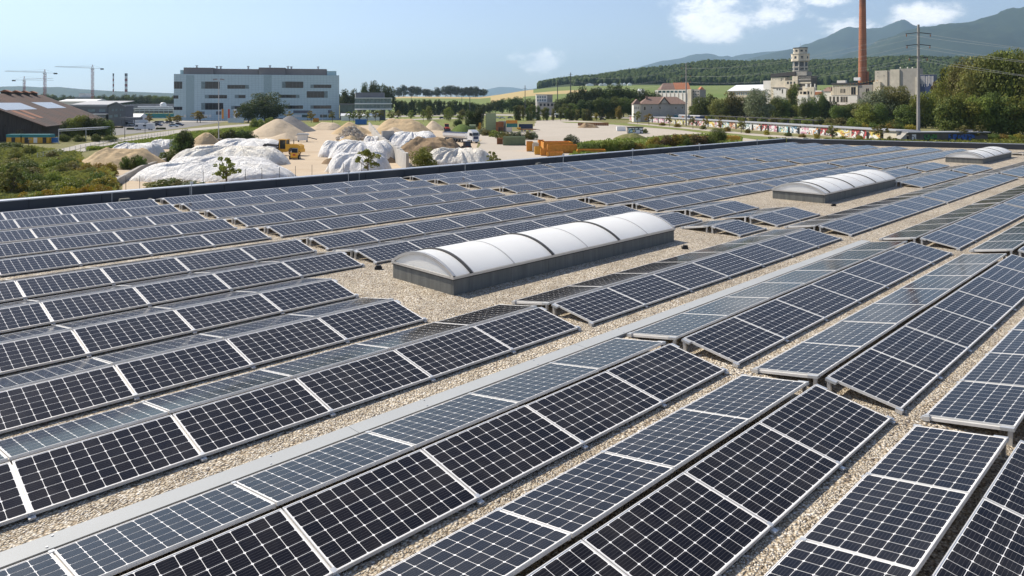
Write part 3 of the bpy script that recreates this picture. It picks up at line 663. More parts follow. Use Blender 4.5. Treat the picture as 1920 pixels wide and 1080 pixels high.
def tree(kind, px, yb, yt, w=None, leaf='leaf_mid', desc='tree', cat='tree', name='tree', group=None, d=None, zb=None):
    """px centre, yb base row, yt top row (photo pixels), w crown width in pixels"""
    if d is None: d = F*H/(yb-YH)
    if zb is None: zb = max(0, H-(yb-YH)*d/F) if d < 820 else ground_h(px, d)
    h = H-(yt-YH)*d/F-zb; k = d/F
    TREES.append(dict(kind=kind, px=px, loc=((px-CX)*k, d, zb-.02), h=h, w=w*k if w else None, leaf=leaf, desc=desc, cat=cat, name=name, group=group))
BASEW = dict(round=.92, big=.88, tall=.36, cone=.50, bush=1.6, wisp=.66)
def flush_trees():
    cnt = {}; tot = {}
    for q in TREES: tot[q['desc']] = tot.get(q['desc'], 0)+1
    for q in sorted(TREES, key=lambda q: q['px']):
        cnt[q['desc']] = cnt.get(q['desc'], 0)+1
        lab = q['desc']+(f", {nth(cnt[q['desc']])} from the left" if tot[q['desc']] > 1 else '')
        ks = [k for k in LEAF if k.startswith(q['kind'])]; key = ks[rng.randrange(len(ks))]; me, tr = LEAF[key]
        w = 1.18*q['w']/BASEW[q['kind']] if q['w'] else q['h']
        e = thing(q['name'], lab, q['cat'], q['loc'], rng.uniform(0, 6.28), q['group'] or (q['desc'] if tot[q['desc']] > 1 else None)); e.scale = (w, w, q['h'])
        c = link('crown' if q['name'].endswith('tree') else 'foliage', me, e); c.material_slots[0].link = 'OBJECT'; c.material_slots[0].material = M(q['leaf'])
        link('trunk' if q['name'].endswith('tree') else 'stem', tr, e)
def row(kind, xs, yb, yt, w, leaf, desc, jit=2, **kw):
    for i, x in enumerate(xs):
        lf = leaf[rng.randrange(len(leaf))] if isinstance(leaf, (list, tuple)) else leaf
        b = yb if isinstance(yb, (int, float)) else lerp_tab(yb, x); tp = yt if isinstance(yt, (int, float)) else lerp_tab(yt, x)
        tree(kind, x+rng.uniform(-jit, jit), b, tp+rng.uniform(-jit, jit), w*rng.uniform(.8, 1.25), lf, desc, **kw)
def span(a, b, n): return [a+(b-a)*i/(n-1) for i in range(n)]
# solitary and named trees
tree('big', 497, 229, 171, 64, 'leaf_dark', 'large dark broad tree before the blue grey building')
tree('round', 466, 230, 190, 34, 'leaf_dark', 'smaller dark tree touching the large dark tree')
row('round', [646,660,683,698,713,730], 214, [(646,168),(683,158),(713,153),(735,160)], 24, 'leaf_dark', 'dark tree behind the glass pavilion', d=640)
row('round', [745,758,771,784,797,806,820,834,846,858,868,880,893,905], 181, [(745,161),(784,160),(806,166),(846,160),(868,163),(893,161),(905,166)], 16, 'leaf_pine', 'dark hedgerow tree on the field crest', d=1490, jit=2)
row('tall', span(742,905,24), 217, [(742,189),(800,187),(860,189),(905,196)], 9, ['leaf_dark','leaf_mid','leaf_dark'], 'slim dark tree in the belt below the fields', d=640)
row('round', span(750,900,9), 216, 192, 16, 'leaf_dark', 'round tree in the belt below the fields', d=690)
row('round', [918,930,944,957,966,978,990,1000,1012,1026], 212, [(918,190),(944,184),(978,184),(1000,187),(1026,190)], 18, ['leaf_dark','leaf_mid'], 'dark tree left of the white office block', d=720)
row('tall', [967,973,980,988,995,1002,1010,1019,1028,1037,1052,1062,1072,1084,1096,1104], 226, [(967,196),(1000,197),(1040,203),(1104,205)], 9, ['leaf_mid','leaf_olive'], 'slender green poplar along the gravel lot', jit=1.5)
row('round', span(1052,1238,15), 219, [(1052,184),(1080,168),(1110,160),(1150,157),(1190,164),(1238,178)], 26, 'leaf_dark', 'tall dark tree in the wood left of the gabled house', d=560)
row('round', span(1060,1230,12), 219, [(1060,195),(1150,180),(1230,192)], 22, ['leaf_dark','leaf_mid'], 'lower dark tree at the wood edge', d=500)
row('tall', [1131,1141,1150,1162], 223, [(1131,200),(1162,198)], 11, 'leaf_yellow', 'yellow green young tree beside the dark wood')
tree('round', 1160, 224, 198, 13, 'leaf_yellow', 'yellowing tree left of the gabled house')
row('tall', [1098,1106,1120,1222,1234], 226, 212, 7, 'leaf_yellow', 'small yellowing tree along the far road')
# in front of the factory
row('round', [1313,1332], 224, 177, 30, 'leaf_mid', 'dense green tree right of the white factory wall')
row('round', [1349,1371,1388], 225, [(1349,180),(1371,172),(1388,178)], 28, 'leaf_olive', 'olive green tree before the white roofed hall')
tree('big', 1424, 228, 164, 50, 'leaf_grey', 'large grey green willow before the factory')
row('tall', [1481,1490], 222, [(1481,158),(1490,156)], 16, 'leaf_light', 'tall bright green tree below the round tower')
row('round', [1455,1468,1508,1523,1540,1556], 226, [(1455,184),(1468,182),(1508,184),(1540,178),(1556,186)], 26, ['leaf_mid','leaf_dark'], 'green tree at the foot of the factory')
row('round', [1574,1590,1607], 230, [(1574,194),(1607,192)], 24, 'leaf_mid', 'green tree below the factory windows')
row('big', [1637,1662,1684], 236, [(1637,166),(1662,158),(1684,160)], 48, ['leaf_olive','leaf_grey'], 'large willow like tree before the concrete block', jit=3)
row('round', [1622,1650,1700,1716], 240, 196, 34, ['leaf_mid','leaf_light'], 'green tree under the large willows')
row('round', span(1305,1610,17), 223, [(1305,196),(1400,192),(1500,196),(1610,200)], 26, ['leaf_mid','leaf_dark','leaf_olive','leaf_light'], 'tree in the green belt along the railway')
row('bush', span(1330,1720,20), [(1330,229),(1720,240)], [(1330,214),(1720,222)], 24, ['leaf_mid','leaf_light','leaf_olive'], 'bush in the green belt along the railway', cat='bush', name='bush')
row('round', span(1625,1790,9), 236, [(1625,190),(1700,186),(1790,180)], 34, ['leaf_mid','leaf_light','leaf_olive'], 'tree filling the gap left of the grove')
tree('cone', 1768, 238, 126, 46, 'leaf_pine', 'dark drooping conifer right of the power pole', name='conifer_tree')
tree('cone', 1752, 236, 150, 34, 'leaf_brown', 'brownish conifer beside the power pole', name='conifer_tree')
row('round', [1735,1748,1722], 240, 172, 30, 'leaf_light', 'light green tree behind the power pole')
row('big', [1792,1808,1826,1846,1864,1882,1902,1925,1950,1985], [(1800,249),(1850,253),(1975,256)], [(1800,118),(1822,104),(1850,100),(1878,88),(1905,94),(1940,92)], 66, ['leaf_mid','leaf_mid','leaf_light','leaf_olive'], 'large leafy tree in the grove at right edge', jit=3)
row('round', [1784,1800,1818,1836,1856,1876,1896,1916,1940], 257, [(1790,180),(1842,176),(1898,182)], 46, ['leaf_mid','leaf_light'], 'lower leafy tree in front of the right grove', jit=3)
row('bush', span(1515,1705,15), 257, 229, 24, ['leaf_light','leaf_yellow','leaf_olive','leaf_mid'], 'yellow green shrub growing behind the graffiti wall', cat='shrub', name='shrub', d=262, zb=0)
row('bush', span(1712,1935,17), 264, [(1712,246),(1935,250)], 24, ['leaf_light','leaf_yellow','leaf_mid'], 'bright shrub along the far edge of the roof', cat='shrub', name='shrub')
row('wisp', [1560,1650,1805,1835], 266, 231, 22, ['leaf_olive','leaf_yellow'], 'thin young tree before the graffiti wall')
# left side
row('round', [128,141,156,172,187,199], 262, [(128,222),(156,212),(172,214),(199,222)], 28, ['leaf_mid','leaf_light','leaf_dark'], 'leafy tree against the old wooden hall')
row('bush', [120,150,180,205], 266, 250, 22, 'leaf_mid', 'low shrub below the wooden hall trees', cat='shrub', name='shrub')
row('round', span(140,330,22), 204, [(140,184),(230,178),(330,180)], 15, ['leaf_dark','leaf_mid'], 'tree in the wood beyond the grey hall', d=980)
row('round', span(-20,130,16), 203, 179, 15, 'leaf_dark', 'tree in the wood behind the wooden hall', d=1000)
row('wisp', [279,316,331,336], 234, [(279,211),(316,212),(336,214)], 15, 'leaf_yellow', 'small yellow green tree in the car park')
row('wisp', [368,376,445,543,583,622], 230, [(368,206),(376,209),(445,206),(543,208),(583,206),(622,208)], 17, ['leaf_yellow','leaf_olive'], 'young tree before the blue grey building')
row('wisp', [655,664,676,690,702,712,732,746,768,792,808,843,862], 228, [(655,208),(732,206),(808,204),(862,212)], 14, ['leaf_olive','leaf_light'], 'young tree on the lawn by the pavilion')
row('round', [806,842,868], 226, [(806,202),(842,203),(868,204)], 15, ['leaf_light','leaf_olive'], 'small round tree beside the side road')
row('round', [884,897], 240, 203, 20, 'leaf_dark', 'dark tree beside the tall green container')
row('bush', [858,880,890], 238, 222, 18, 'leaf_dark', 'dark bush left of the tall green container', cat='bush', name='bush')
row('round', [338,350,345], 300, [(338,250),(350,238)], 30, ['leaf_mid','leaf_dark'], 'bushy tree at the left edge of the yard')
row('bush', [312,328,364,384], 304, 282, 32, ['leaf_mid','leaf_light'], 'leafy bush beside the white covered mounds', cat='bush', name='bush')
row('bush', [395,412,432,452,466], 264, [(395,246),(432,240),(466,240)], 26, ['leaf_dark','leaf_mid','leaf_olive'], 'bush behind the lamp mast', cat='bush', name='bush')
row('bush', [478,492,506], 240, 219, 18, ['leaf_light','leaf_mid'], 'bush beside the sand heap', cat='bush', name='bush')
xs = []
for i in range(84):
    x = rng.uniform(-25, 205); yb = 290+86*rng.random()
    if x > 150 and yb < 318: continue
    tree('bush', x, yb, yb-rng.uniform(16, 42)*(.6+(yb-290)/140), rng.uniform(30, 54)*(.6+(yb-290)/140), rng.choice(['leaf_olive','leaf_mid','leaf_yellow','leaf_light','leaf_olive','leaf_light']), 'wild bush in the overgrown plot at left', 'bush', 'bush')
row('bush', [52,70,88,106,124,142,160,178,196], 384, [(52,356),(112,346),(196,342)], 40, ['leaf_gold','leaf_light'], 'yellow flowering goldenrod clump by the parapet', cat='goldenrod', name='goldenrod_clump')
row('bush', [200,186,210], 330, 300, 26, ['leaf_gold','leaf_yellow'], 'yellow flowering bush left of the concrete edge', cat='bush', name='bush')
row('bush', [236,252,262], 318, [(236,290),(262,286)], 22, ['leaf_mid','leaf_olive'], 'bush on the brown earth mound', cat='bush', name='bush')
row('bush', [10,30], 280, 264, 34, 'leaf_mid', 'clipped bush before the wooden hall', cat='bush', name='bush')
row('wisp', [20,28], 372, 306, 30, 'leaf_olive', 'thin sapling in the overgrown plot')
row('bush', [292,316,342,362], 354, [(292,338),(316,330),(362,336)], 44, ['leaf_olive','leaf_mid','leaf_grey'], 'rounded bush just beyond the parapet', cat='bush', name='bush')
tree('wisp', 425, 352, 291, 46, 'leaf_light', 'sapling with sparse bright leaves before covered mounds')
tree('wisp', 690, 334, 276, 42, 'leaf_light', 'leafy sapling before the right covered mounds')
tree('round', 793, 322, 274, 46, 'leaf_light', 'small bright tree before the long cream cover')
tree('wisp', 925, 318, 282, 26, 'leaf_light', 'small sapling at the end of the cream cover')
row('bush', [905,915,926,938,948,958,968,978,990,1000], [(905,252),(948,262),(1000,262)], [(905,240),(958,244),(1000,244)], 20, ['leaf_olive','leaf_light','leaf_grey','leaf_mid'], 'bush around the old containers', cat='bush', name='bush')
tree('bush', 1070, 276, 249, 30, 'leaf_grey', 'silvery grey bush beside the orange skips', 'bush', 'bush')
row('bush', span(1095,1235,11), 288, [(1095,266),(1160,258),(1235,266)], 28, ['leaf_light','leaf_mid','leaf_yellow'], 'green bush on the grassy verge', cat='bush', name='bush')
row('bush', span(1225,1330,10), 276, [(1225,256),(1260,246),(1330,252)], 28, ['leaf_mid','leaf_olive','leaf_brown','leaf_yellow'], 'bush before the yellow containers', cat='bush', name='bush')
tree('round', 1347, 271, 238, 26, 'leaf_mid', 'round bush between the yellow containers', 'bush', 'bush')
tree('bush', 1210, 250, 240, 10, 'leaf_mid', 'small bush beside the painted hut', 'bush', 'bush')
row('wisp', [1195,1217,1255,1300,1322,1352,1388], [(1195,232),(1388,250)], [(1195,208),(1388,222)], 15, ['leaf_yellow','leaf_olive'], 'thin yellowing tree before the painted wall')
row('bush', [1240,1272,1318,1366,1402,1440,1478,1505,1530,1582,1612,1668], [(1240,236),(1340,245),(1440,253.5),(1558,262),(1690,269)], [(1240,229),(1340,235),(1440,243),(1558,250),(1690,256)], 13, ['leaf_olive','leaf_yellow','leaf_mid'], 'small shrub growing before the graffiti wall', cat='shrub', name='shrub')
flush_trees()

def tufts(name, label, poly_px, n, hmin, hmax, mat, seed, wide=.5):
    rg = random.Random(seed); xs = [p[0] for p in poly_px]; ys = [p[1] for p in poly_px]; V = []; Fc = []
    def inside(x, y):
        c = False; j = len(poly_px)-1
        for i in range(len(poly_px)):
            (xi, yi), (xj, yj) = poly_px[i], poly_px[j]
            if (yi > y) != (yj > y) and x < (xj-xi)*(y-yi)/(yj-yi)+xi: c = not c
            j = i
        return c
    while len(Fc) < n:
        x = rg.uniform(min(xs), max(xs)); y = rg.uniform(min(ys), max(ys))
        if not inside(x, y): continue
        p = gp(x, y); g = NZ.noise(p*.09)*.5+.5; h = rg.uniform(hmin, hmax)*(.35+1.1*g); a = rg.uniform(0, 6.28); w = h*wide*rg.uniform(.5, 1)
        dx, dy = math.cos(a)*w, math.sin(a)*w; lx, ly = rg.uniform(-.5,.5)*h, rg.uniform(-.5,.5)*h; o = len(V)
        V += [(p.x-dx*.3,p.y-dy*.3,0), (p.x+dx*.3,p.y+dy*.3,0), (p.x+dx+lx,p.y+dy+ly,h), (p.x-dx+lx,p.y-dy+ly,h*.8)]; Fc.append((o,o+1,o+2,o+3))
    mb = MB(); mb.v = V; mb.f = Fc; mb.m = [0]*len(Fc); mb.build(name, mat, kind='stuff', label=label, cat='grass')
from mathutils import noise as NZ
tufts('wild_grass', 'tall wild grass and weeds in the overgrown plot at left', [(-60,285),(60,282),(150,290),(150,312),(215,345),(205,400),(-60,420)], 26000, .4, 1.3, 'leaf_scrub', 1)
tufts('wild_grass', 'weedy grass on the verge before the gravel lot', [(1082,268),(1180,261),(1330,250),(1390,258),(1400,280),(1200,330),(1060,330)], 9000, .3, .9, 'leaf_light', 2)
tufts('wild_grass', 'rough grass strip before the graffiti wall and right grove', [(1440,262),(1560,264),(1700,262),(1960,259),(1960,285),(1500,285)], 8000, .4, 1.3, 'leaf_light', 3)
tufts('wild_grass', 'grass beside the left road and yard', [(160,283),(240,268),(330,254),(470,238),(560,236),(480,250),(400,258),(330,266),(250,276)], 9000, .3, .9, 'leaf_light', 4)
# the wooded hill and far woods: one mass of crowns
def wood(name, label, spots, seed, mat):
    bm = bmesh.new(); bmesh.ops.create_icosphere(bm, subdivisions=2, radius=1); bm.verts.ensure_lookup_table()
    base = np.array([v.co[:] for v in bm.verts]); fc = np.array([[v.index for v in f.verts] for f in bm.faces]); bm.free()
    rg = np.random.RandomState(seed); VV = []; FF = []; o = 0; vars_ = []
    from mathutils import noise as N
    for k in range(10):
        disp = np.array([1+.55*N.fractal(Vector(p)*1.7+Vector((k*7,0,0)), .8, 2.2, 4) for p in base]); vars_.append(base*disp[:,None])
    cn = 7; cone = [(0,0,1)]+[(math.cos(2*math.pi*i/cn)*(1 if i%2 else .8), math.sin(2*math.pi*i/cn)*(1 if i%2 else .8), -1) for i in range(cn)]
    cone = np.array(cone); cf = np.array([[0,1+i,1+(i+1)%cn] for i in range(cn)])
    for x, y, z, r, h, con in spots:
        if con: v = cone*np.array([r*.75, r*.75, h*.62])+np.array([x,y,z+h*.62]); f = cf
        else:
            a = rg.uniform(0, 6.28); q = vars_[rg.randint(10)]; c, s = math.cos(a), math.sin(a)
            v = np.stack([q[:,0]*c-q[:,1]*s, q[:,0]*s+q[:,1]*c, q[:,2]], 1)*np.array([r, r, h*.52])+np.array([x,y,z+h*.5]); f = fc
        VV.append(v); FF.append(f+o); o += len(v)
    V = np.concatenate(VV); Fa = np.concatenate(FF); n = len(Fa)
    me = bpy.data.meshes.new(name); me.vertices.add(len(V)); me.vertices.foreach_set('co', V.ravel()); me.loops.add(3*n); me.loops.foreach_set('vertex_index', Fa.ravel())
    me.polygons.add(n); me.polygons.foreach_set('loop_start', np.arange(0,3*n,3)); me.polygons.foreach_set('loop_total', np.full(n,3)); me.update(calc_edges=True); me.materials.append(M(mat))
    return link(name, me, label=label, cat='wood', kind='stuff')
t = NT('wood_canopy'); v = t.pos(); n = t.noise(v, .08, 4, .7); n2 = t.noise(v, .35, 5, .7)
t.set('Base Color', t.mix(n2, t.ramp(n, [(.3, (.035,.058,.020)), (.55, (.070,.100,.028)), (.75, (.115,.135,.038))]), t.ramp(n, [(.3, (.022,.038,.014)), (.7, (.055,.075,.025))]))); t.set('Roughness', .9); t.set('Specular IOR Level', .1); t.bump(t.noise(v, .5, 5, .75), 1.0, 2.5)
spots = []; r2 = random.Random(5)
for i in range(14000):
    px = r2.uniform(985, 2250); d = r2.uniform(1560, 2440)
    if px < 1010+ (2440-d)*.0: continue
    lim = 1990 if px < 1075 else (1700 if px < 1260 else 1600)
    if d < lim: continue
    h = r2.uniform(13, 22); spots.append(((px-CX)/F*d, d, ground_h(px, d)-1, r2.uniform(4.5, 8.5), h, r2.random() < .16))
wood('wooded_hill', 'dark green forest covering the hill behind the factory', spots, 3, 'wood_canopy')
spots = []
for i in range(1500):
    px = r2.uniform(-400, 720); d = r2.uniform(1150, 2600); spots.append(((px-CX)/F*d, d, 0, r2.uniform(6, 10), r2.uniform(14, 24), False))
wood('far_wood', 'low dark forest stretching along the left horizon', spots, 4, 'wood_canopy')

simple('stack_red', (.30,.06,.05), .7, .1, .2)
simple('crane_red', (.30,.045,.045), .6, .2, .3)
simple('paint_green_wall', (.06,.20,.04), .7, .5, .9)
simple('wire_metal', (.50,.50,.48), .5, .1, 1, metal=.3)
simple('sign_blue', (.50,.58,.64), .5, .12, .3)
# ================================================================== buildings
class Fac:
    """facade plane through the ground point under photo pixel (px, depth d), turned by ang about z; hit() maps pixels onto it"""
    def __init__(s, px, d, ang=0.0, z0=0.0):
        s.o = Vector(((px-CX)*d/F, d, z0)); s.e = Vector((math.cos(ang), math.sin(ang), 0)); s.n = Vector((-s.e.y, s.e.x, 0)); s.ang = ang; s.z0 = z0
    def hit(s, x, y, back=0.0):
        r = Vector(((x-CX)/F, 1, -(y-YH)/F)); o = s.o+s.n*back; k = o.dot(s.n)/r.dot(s.n); p = r*k+Vector((0,0,H)); return (p-s.o).dot(s.e), p.z-s.z0
    def rect(s, x0, y0, x1, y1, back=0.0):
        a, b = s.hit(x0, y1, back), s.hit(x1, y0, back); return a[0], b[0], a[1], b[1]
    def thing(s, name, label, cat='building', group=None): return thing(name, label, cat, s.o, s.ang, group)
def pbox(fac, t, name, x0, y0, x1, y1, depth, mat, front=0.0, z0=None):
    """box whose front face covers the pixel rectangle; front < 0 stands proud of the facade"""
    a, b, c, d = fac.rect(x0, y0, x1, y1, front)
    if z0 is not None: c = z0
    mb = MB(); mb.box(a, b, front, front+depth, c, d); return mb.build(name, mat, t)
def pwin(fac, t, x0, y0, x1, y1, glass='glass_dark', frame=None, proud=.06, front=0.0, mull=0, name='window'):
    a, b, c, d = fac.rect(x0, y0, x1, y1, front); w = .12
    mb = MB()
    for q in ((a,b,c,c+w), (a,b,d-w,d), (a,a+w,c+w,d-w), (b-w,b,c+w,d-w)): mb.box(q[0], q[1], front-proud, front+.05, q[2], q[3])
    for i in range(mull): x = a+(b-a)*(i+1)/(mull+1); mb.box(x-.05, x+.05, front-proud, front+.05, c+w, d-w)
    o = mb.build(name, frame or 'paint_grey', t)
    mb = MB(); mb.box(a+.02, b-.02, front-.02, front+.04, c+.02, d-.02); mb.build('pane', glass, o); return o
def gable_roof(mb, x0, x1, y0, y1, z, h, axis='x', over=.5, hip=0.0):
    x0 -= over; x1 += over; y0 -= over; y1 += over
    if axis == 'x':
        ym = (y0+y1)/2; mb.add([(x0,y0,z),(x1,y0,z),(x1,y1,z),(x0,y1,z),(x0+hip,ym,z+h),(x1-hip,ym,z+h)], [(0,1,5,4),(1,2,5),(2,3,4,5),(3,0,4),(3,2,1,0)])
    else:
        xm = (x0+x1)/2; mb.add([(x0,y0,z),(x1,y0,z),(x1,y1,z),(x0,y1,z),(xm,y0+hip,z+h),(xm,y1-hip,z+h)], [(0,1,4),(1,2,5,4),(2,3,5),(3,0,4,5),(3,2,1,0)])
    return mb

# --- blue grey laboratory building
fc = Fac(636, 480, R(13.6)); Z2 = lambda X, Y: (300+X/4, 80+Y/4)
t = fc.thing('office_building', 'large pale blue grey building with strips of dark windows')
pbox(fc, t, 'wall', 326, 141.3, 636, 222, 46, 'facade_blue', z0=0)
for a, b, c, d in [(195,244,255,572),(778,244,836,560)]: x0, y0 = Z2(a, b); x1, y1 = Z2(c, d); pbox(fc, t, 'lattice_strip', x0, y0, x1, y1, .3, 'facade_lattice', -.08)
for X0, Y0, X1, Y1, sl, sr in [(105,292,167,345,0,0),(310,292,448,345,28,0),(505,317,668,345,0,28),(915,292,1075,340,26,0),(1128,315,1285,340,24,0),(100,395,138,420,0,0),(337,392,503,418,28,0),(560,392,642,416,28,0),(888,390,1046,414,0,26),(1100,364,1258,413,0,26),(103,480,168,505,0,0),(310,452,475,503,28,0),(533,475,640,500,26,0),(920,470,1073,496,20,0),(1128,470,1285,495,24,0)]:
    x0, y0 = Z2(X0+sl, Y0); x1, y1 = Z2(X1-sr, Y1); pwin(fc, t, x0, y0, x1, y1, mull=max(1, int((X1-X0-sl-sr)/28)), frame='clad_dark')
    if sl: a, b = Z2(X0, Y0); pbox(fc, t, 'window_screen', a, b, x0, y1, .2, 'glass_screen', -.05)
    if sr: a, b = Z2(X1, Y1); pbox(fc, t, 'window_screen', x1, y0, a, b, .2, 'glass_screen', -.05)
for X0, Y0, X1, Y1, m in [(290,516,335,536,'clad_dark'),(420,515,470,540,'clad_dark'),(1000,508,1128,530,'clad_dark'),(1260,506,1290,530,'clad_dark')]:
    x0, y0 = Z2(X0, Y0); x1, y1 = Z2(X1, Y1); pbox(fc, t, 'louvre', x0, y0, x1, y1, .2, m, -.06)
for X0, X1 in [(180,235),(245,300),(310,360),(365,385),(1000,1060),(1065,1130),(1200,1255),(1262,1300)]:
    x0, y0 = Z2(X0, 540); x1, y1 = Z2(X1, 560); pbox(fc, t, 'base_panel', x0, y0, x1, y1, .2, 'plaster_white' if X1 < 1130 else 'glass_teal', -.06)
for X0, Y0, X1, Y1, m, bk in [(177,188,400,244,'penthouse',4),(402,198,738,244,'penthouse',6),(740,188,940,244,'penthouse',4),(942,198,1250,244,'penthouse',6),(152,205,176,244,'facade_teal',5),(1252,213,1323,244,'facade_teal',5)]:
    x0, y0 = Z2(X0, Y0); x1, y1 = Z2(X1, Y1); pbox(fc, t, 'penthouse', x0, y0, x1, y1, 22, m, bk)
for X, Y, h in [(276,188,18),(427,198,22),(456,198,22),(662,198,22),(825,188,18),(960,198,22),(985,198,20),(1186,198,20)]:
    x0, y0 = Z2(X, Y); s, z = fc.hit(x0, y0, 12); k = h/4*.35
    mb = MB(); mb.lathe([(.5,z-2),(.5,z+k*.7),(.9,z+k*.75),(.9,z+k),(.2,z+k)], 10, (s, 12)); mb.build('roof_vent', 'steel_galv', t)
pw = [(436,'paint_white'),(438,'paint_red')]
# --- glass pavilion
fp = Fac(665, 462, R(8)); t = fp.thing('glass_pavilion', 'small glazed pavilion with white slabs right of blue grey building')
pbox(fp, t, 'penthouse', 667, 173.5, 720, 184, 10, 'clad_dark', 4); pbox(fp, t, 'penthouse_end', 665.5, 174, 668, 184, 9, 'plaster_white', 4.2)
for y0, y1, nm, m, fr, dp in [(183.2,184.6,'slab','steel_white',-.6,18),(184.6,193.4,'glazing','glass_pavilion',.3,16),(193.4,195.4,'slab','steel_white',-.6,18),(195.4,203.5,'glazing','glass_pavilion',.3,16),(203.5,206,'slab','steel_white',-.6,18)]:
    pbox(fp, t, nm, 665, y0, 734, y1, dp, m, fr)
pbox(fp, t, 'core', 712, 206, 722, 222, 8, 'clad_dark', 4, z0=0); pbox(fp, t, 'core', 670, 206, 676, 222, 8, 'clad_dark', 5, z0=0)
for i in range(11): x = 667+i*6.5; pbox(fp, t, 'mullion', x, 185, x+.45, 193, .2, 'glass_screen', .1); pbox(fp, t, 'mullion', x, 196, x+.45, 203.5, .2, 'glass_screen', .1)
t = fp.thing('link_bridge', 'dark glazed link between blue grey building and pavilion'); pbox(fp, t, 'glazing', 637, 196, 665, 210, 8, 'glass_teal', 6); pbox(fp, t, 'roof', 636.5, 194, 665, 196, 9, 'clad_dark', 5.5); pbox(fp, t, 'base', 637, 210, 665, 221, 7, 'clad_dark', 7, z0=0)
for i, (x0, x1) in enumerate([(640,672),(676,712)]):
    a, b, c, d = fp.rect(x0, 209, x1, 220, -6); t = fp.thing('event_tent', ['white marquee under link beside blue grey building','white marquee in front of glass pavilion'][i], 'tent')
    mb = MB(); mb.box(a, b, -8, -2, 0, 3); mb.build('wall', 'paint_white', t); mb = MB(); gable_roof(mb, a, b, -8, -2, 3.01, 1.5, 'x', .3); mb.build('roof', 'paint_white', t)

# --- old wooden hall at the left edge
RD = Vector((-.33,.944,0)); RD.normalize(); ang = math.atan2(-.33, .944)   # ridge runs away to the left
E0 = Vector((-140.5,214,0)); t = thing('wooden_hall', 'old dark wooden hall with rusty brown roof at left edge', 'building', E0, math.atan2(RD.y, RD.x)-math.pi/2)
# local x: right (eave side at x=0), local y: along ridge; hall spans x in [-44,0], y in [0,92]
W2, LN, EH, RH = 44.0, 88.0, 4.6, 14.1
mb = MB(); mb.prism([(-W2,0,0),(0,0,0),(0,0,EH),(-W2/2,0,RH),(-W2,0,EH)], (0,LN,0)); mb.build('wall', 'old_wood', t)
sl = (RH-EH)/(W2/2)
def roofpt(x, y, o=0.0): return (x, y, EH-sl*x+o) if x > -W2/2 else (x, y, EH+sl*(x+W2)+o)
mb = MB(); mb.prism([(1.6,-1.2,EH-1.6*sl+.1),(-W2/2,-1.2,RH+.1),(-W2/2,-1.2,RH+.45),(1.6,-1.2,EH-1.6*sl+.45)], (0,LN+2.4,0)); r1 = mb.build('roof', 'old_roof', t)
mb = MB(); mb.prism([(-W2-1.6,-1.2,EH-1.6*sl+.1),(-W2/2-.01,-1.2,RH+.1),(-W2/2-.01,-1.2,RH+.45),(-W2-1.6,-1.2,EH-1.6*sl+.45)], (0,LN+2.4,0)); mb.build('roof', 'old_roof', t)
def patch(x0, x1, y0, y1, mat, nm, skew=0):
    mb = MB(); mb.add([roofpt(x0,y0,.5),roofpt(x0,y1,.5),roofpt(x1,y1+skew,.5),roofpt(x1,y0+skew,.5),roofpt(x0,y0,.4),roofpt(x0,y1,.4),roofpt(x1,y1+skew,.4),roofpt(x1,y0+skew,.4)], [(0,1,2,3),(7,6,5,4),(0,4,5,1),(1,5,6,2),(2,6,7,3),(3,7,4,0)]); mb.build(nm, mat, r1)
patch(-9.6,-14.6,2,34,'roof_sheet','roof_light'); patch(-10,-15,48,74,'roof_sheet','roof_light')
patch(-3.4,-9.2,4.5,8.5,'roof_rust_strip','rusty_strip'); patch(-3.6,-9.2,13,17.5,'roof_rust_strip','rusty_strip')
for i in range(22):
    y = .5+i*4.0; patch(.9, -W2/2+.6, y, y+.10, 'old_roof', 'roof_batten')
for y in (2,11,21,29,46,57,67,77):
    v = thing('ridge_vent', None, None); v.parent = t; v.location = (-W2/2, y, RH+.3)
    mb = MB(); mb.box(-1.3,1.3,-1.1,1.1,-.6,.7); mb.build('housing', 'old_wood', v); mb = MB(); gable_roof(mb, -1.3,1.3,-1.1,1.1,.71,.8,'y',.5); mb.build('cap', 'roof_rust_strip', v)
def gwin(x0, x1, z0, z1, mull=2):
    f = MB(); f.box(x0,x1,-.12,.05,z0,z1); o = f.build('window', 'glass_dark', t); g = MB()
    for i in range(mull+2): x = x0+(x1-x0)*i/(mull+1); g.box(x-.07,x+.07,-.2,-.13,z0,z1)
    for z in (z0, (z0+z1)/2, z1): g.box(x0-.07,x1+.07,-.22,-.201,z-.07,z+.07)
    g.build('frame', 'old_wood', o)
gwin(-6.6,-4.4,.6,3.6); gwin(-13.6,-11.2,.6,3.6); gwin(-18.5,-16.5,.6,3.4)
aw = [(-18.2+3.9*math.cos(a), -.15, 5.4+3.6*math.sin(a)) for a in [math.pi*i/14 for i in range(15)]]
mb = MB(); mb.prism(aw, (0,.1,0)); o = mb.build('arched_window', 'glass_dark', t); g = MB()
for x in (-20.3,-18.2,-16.1): g.box(x-.12,x+.12,-.26,-.16,5.4,5.4+3.6*math.sqrt(max(0,1-((x+18.2)/3.9)**2)))
g.build('mullion', 'old_wood', o)
for x in (-9.8,-2.6): mb = MB(); mb.box(x-.15,x+.15,-.25,-.02,0,4.8); mb.build('post', 'old_wood', t)
mb = MB(); mb.box(-24,-9,-.3,-.02,4.6,4.9); mb.build('beam', 'old_wood', t)
mb = MB(); mb.box(-21.5,-19.5,-.2,-.03,3.4,4.5); mb.build('sign_board', 'plaster_grey_and_shade', t)
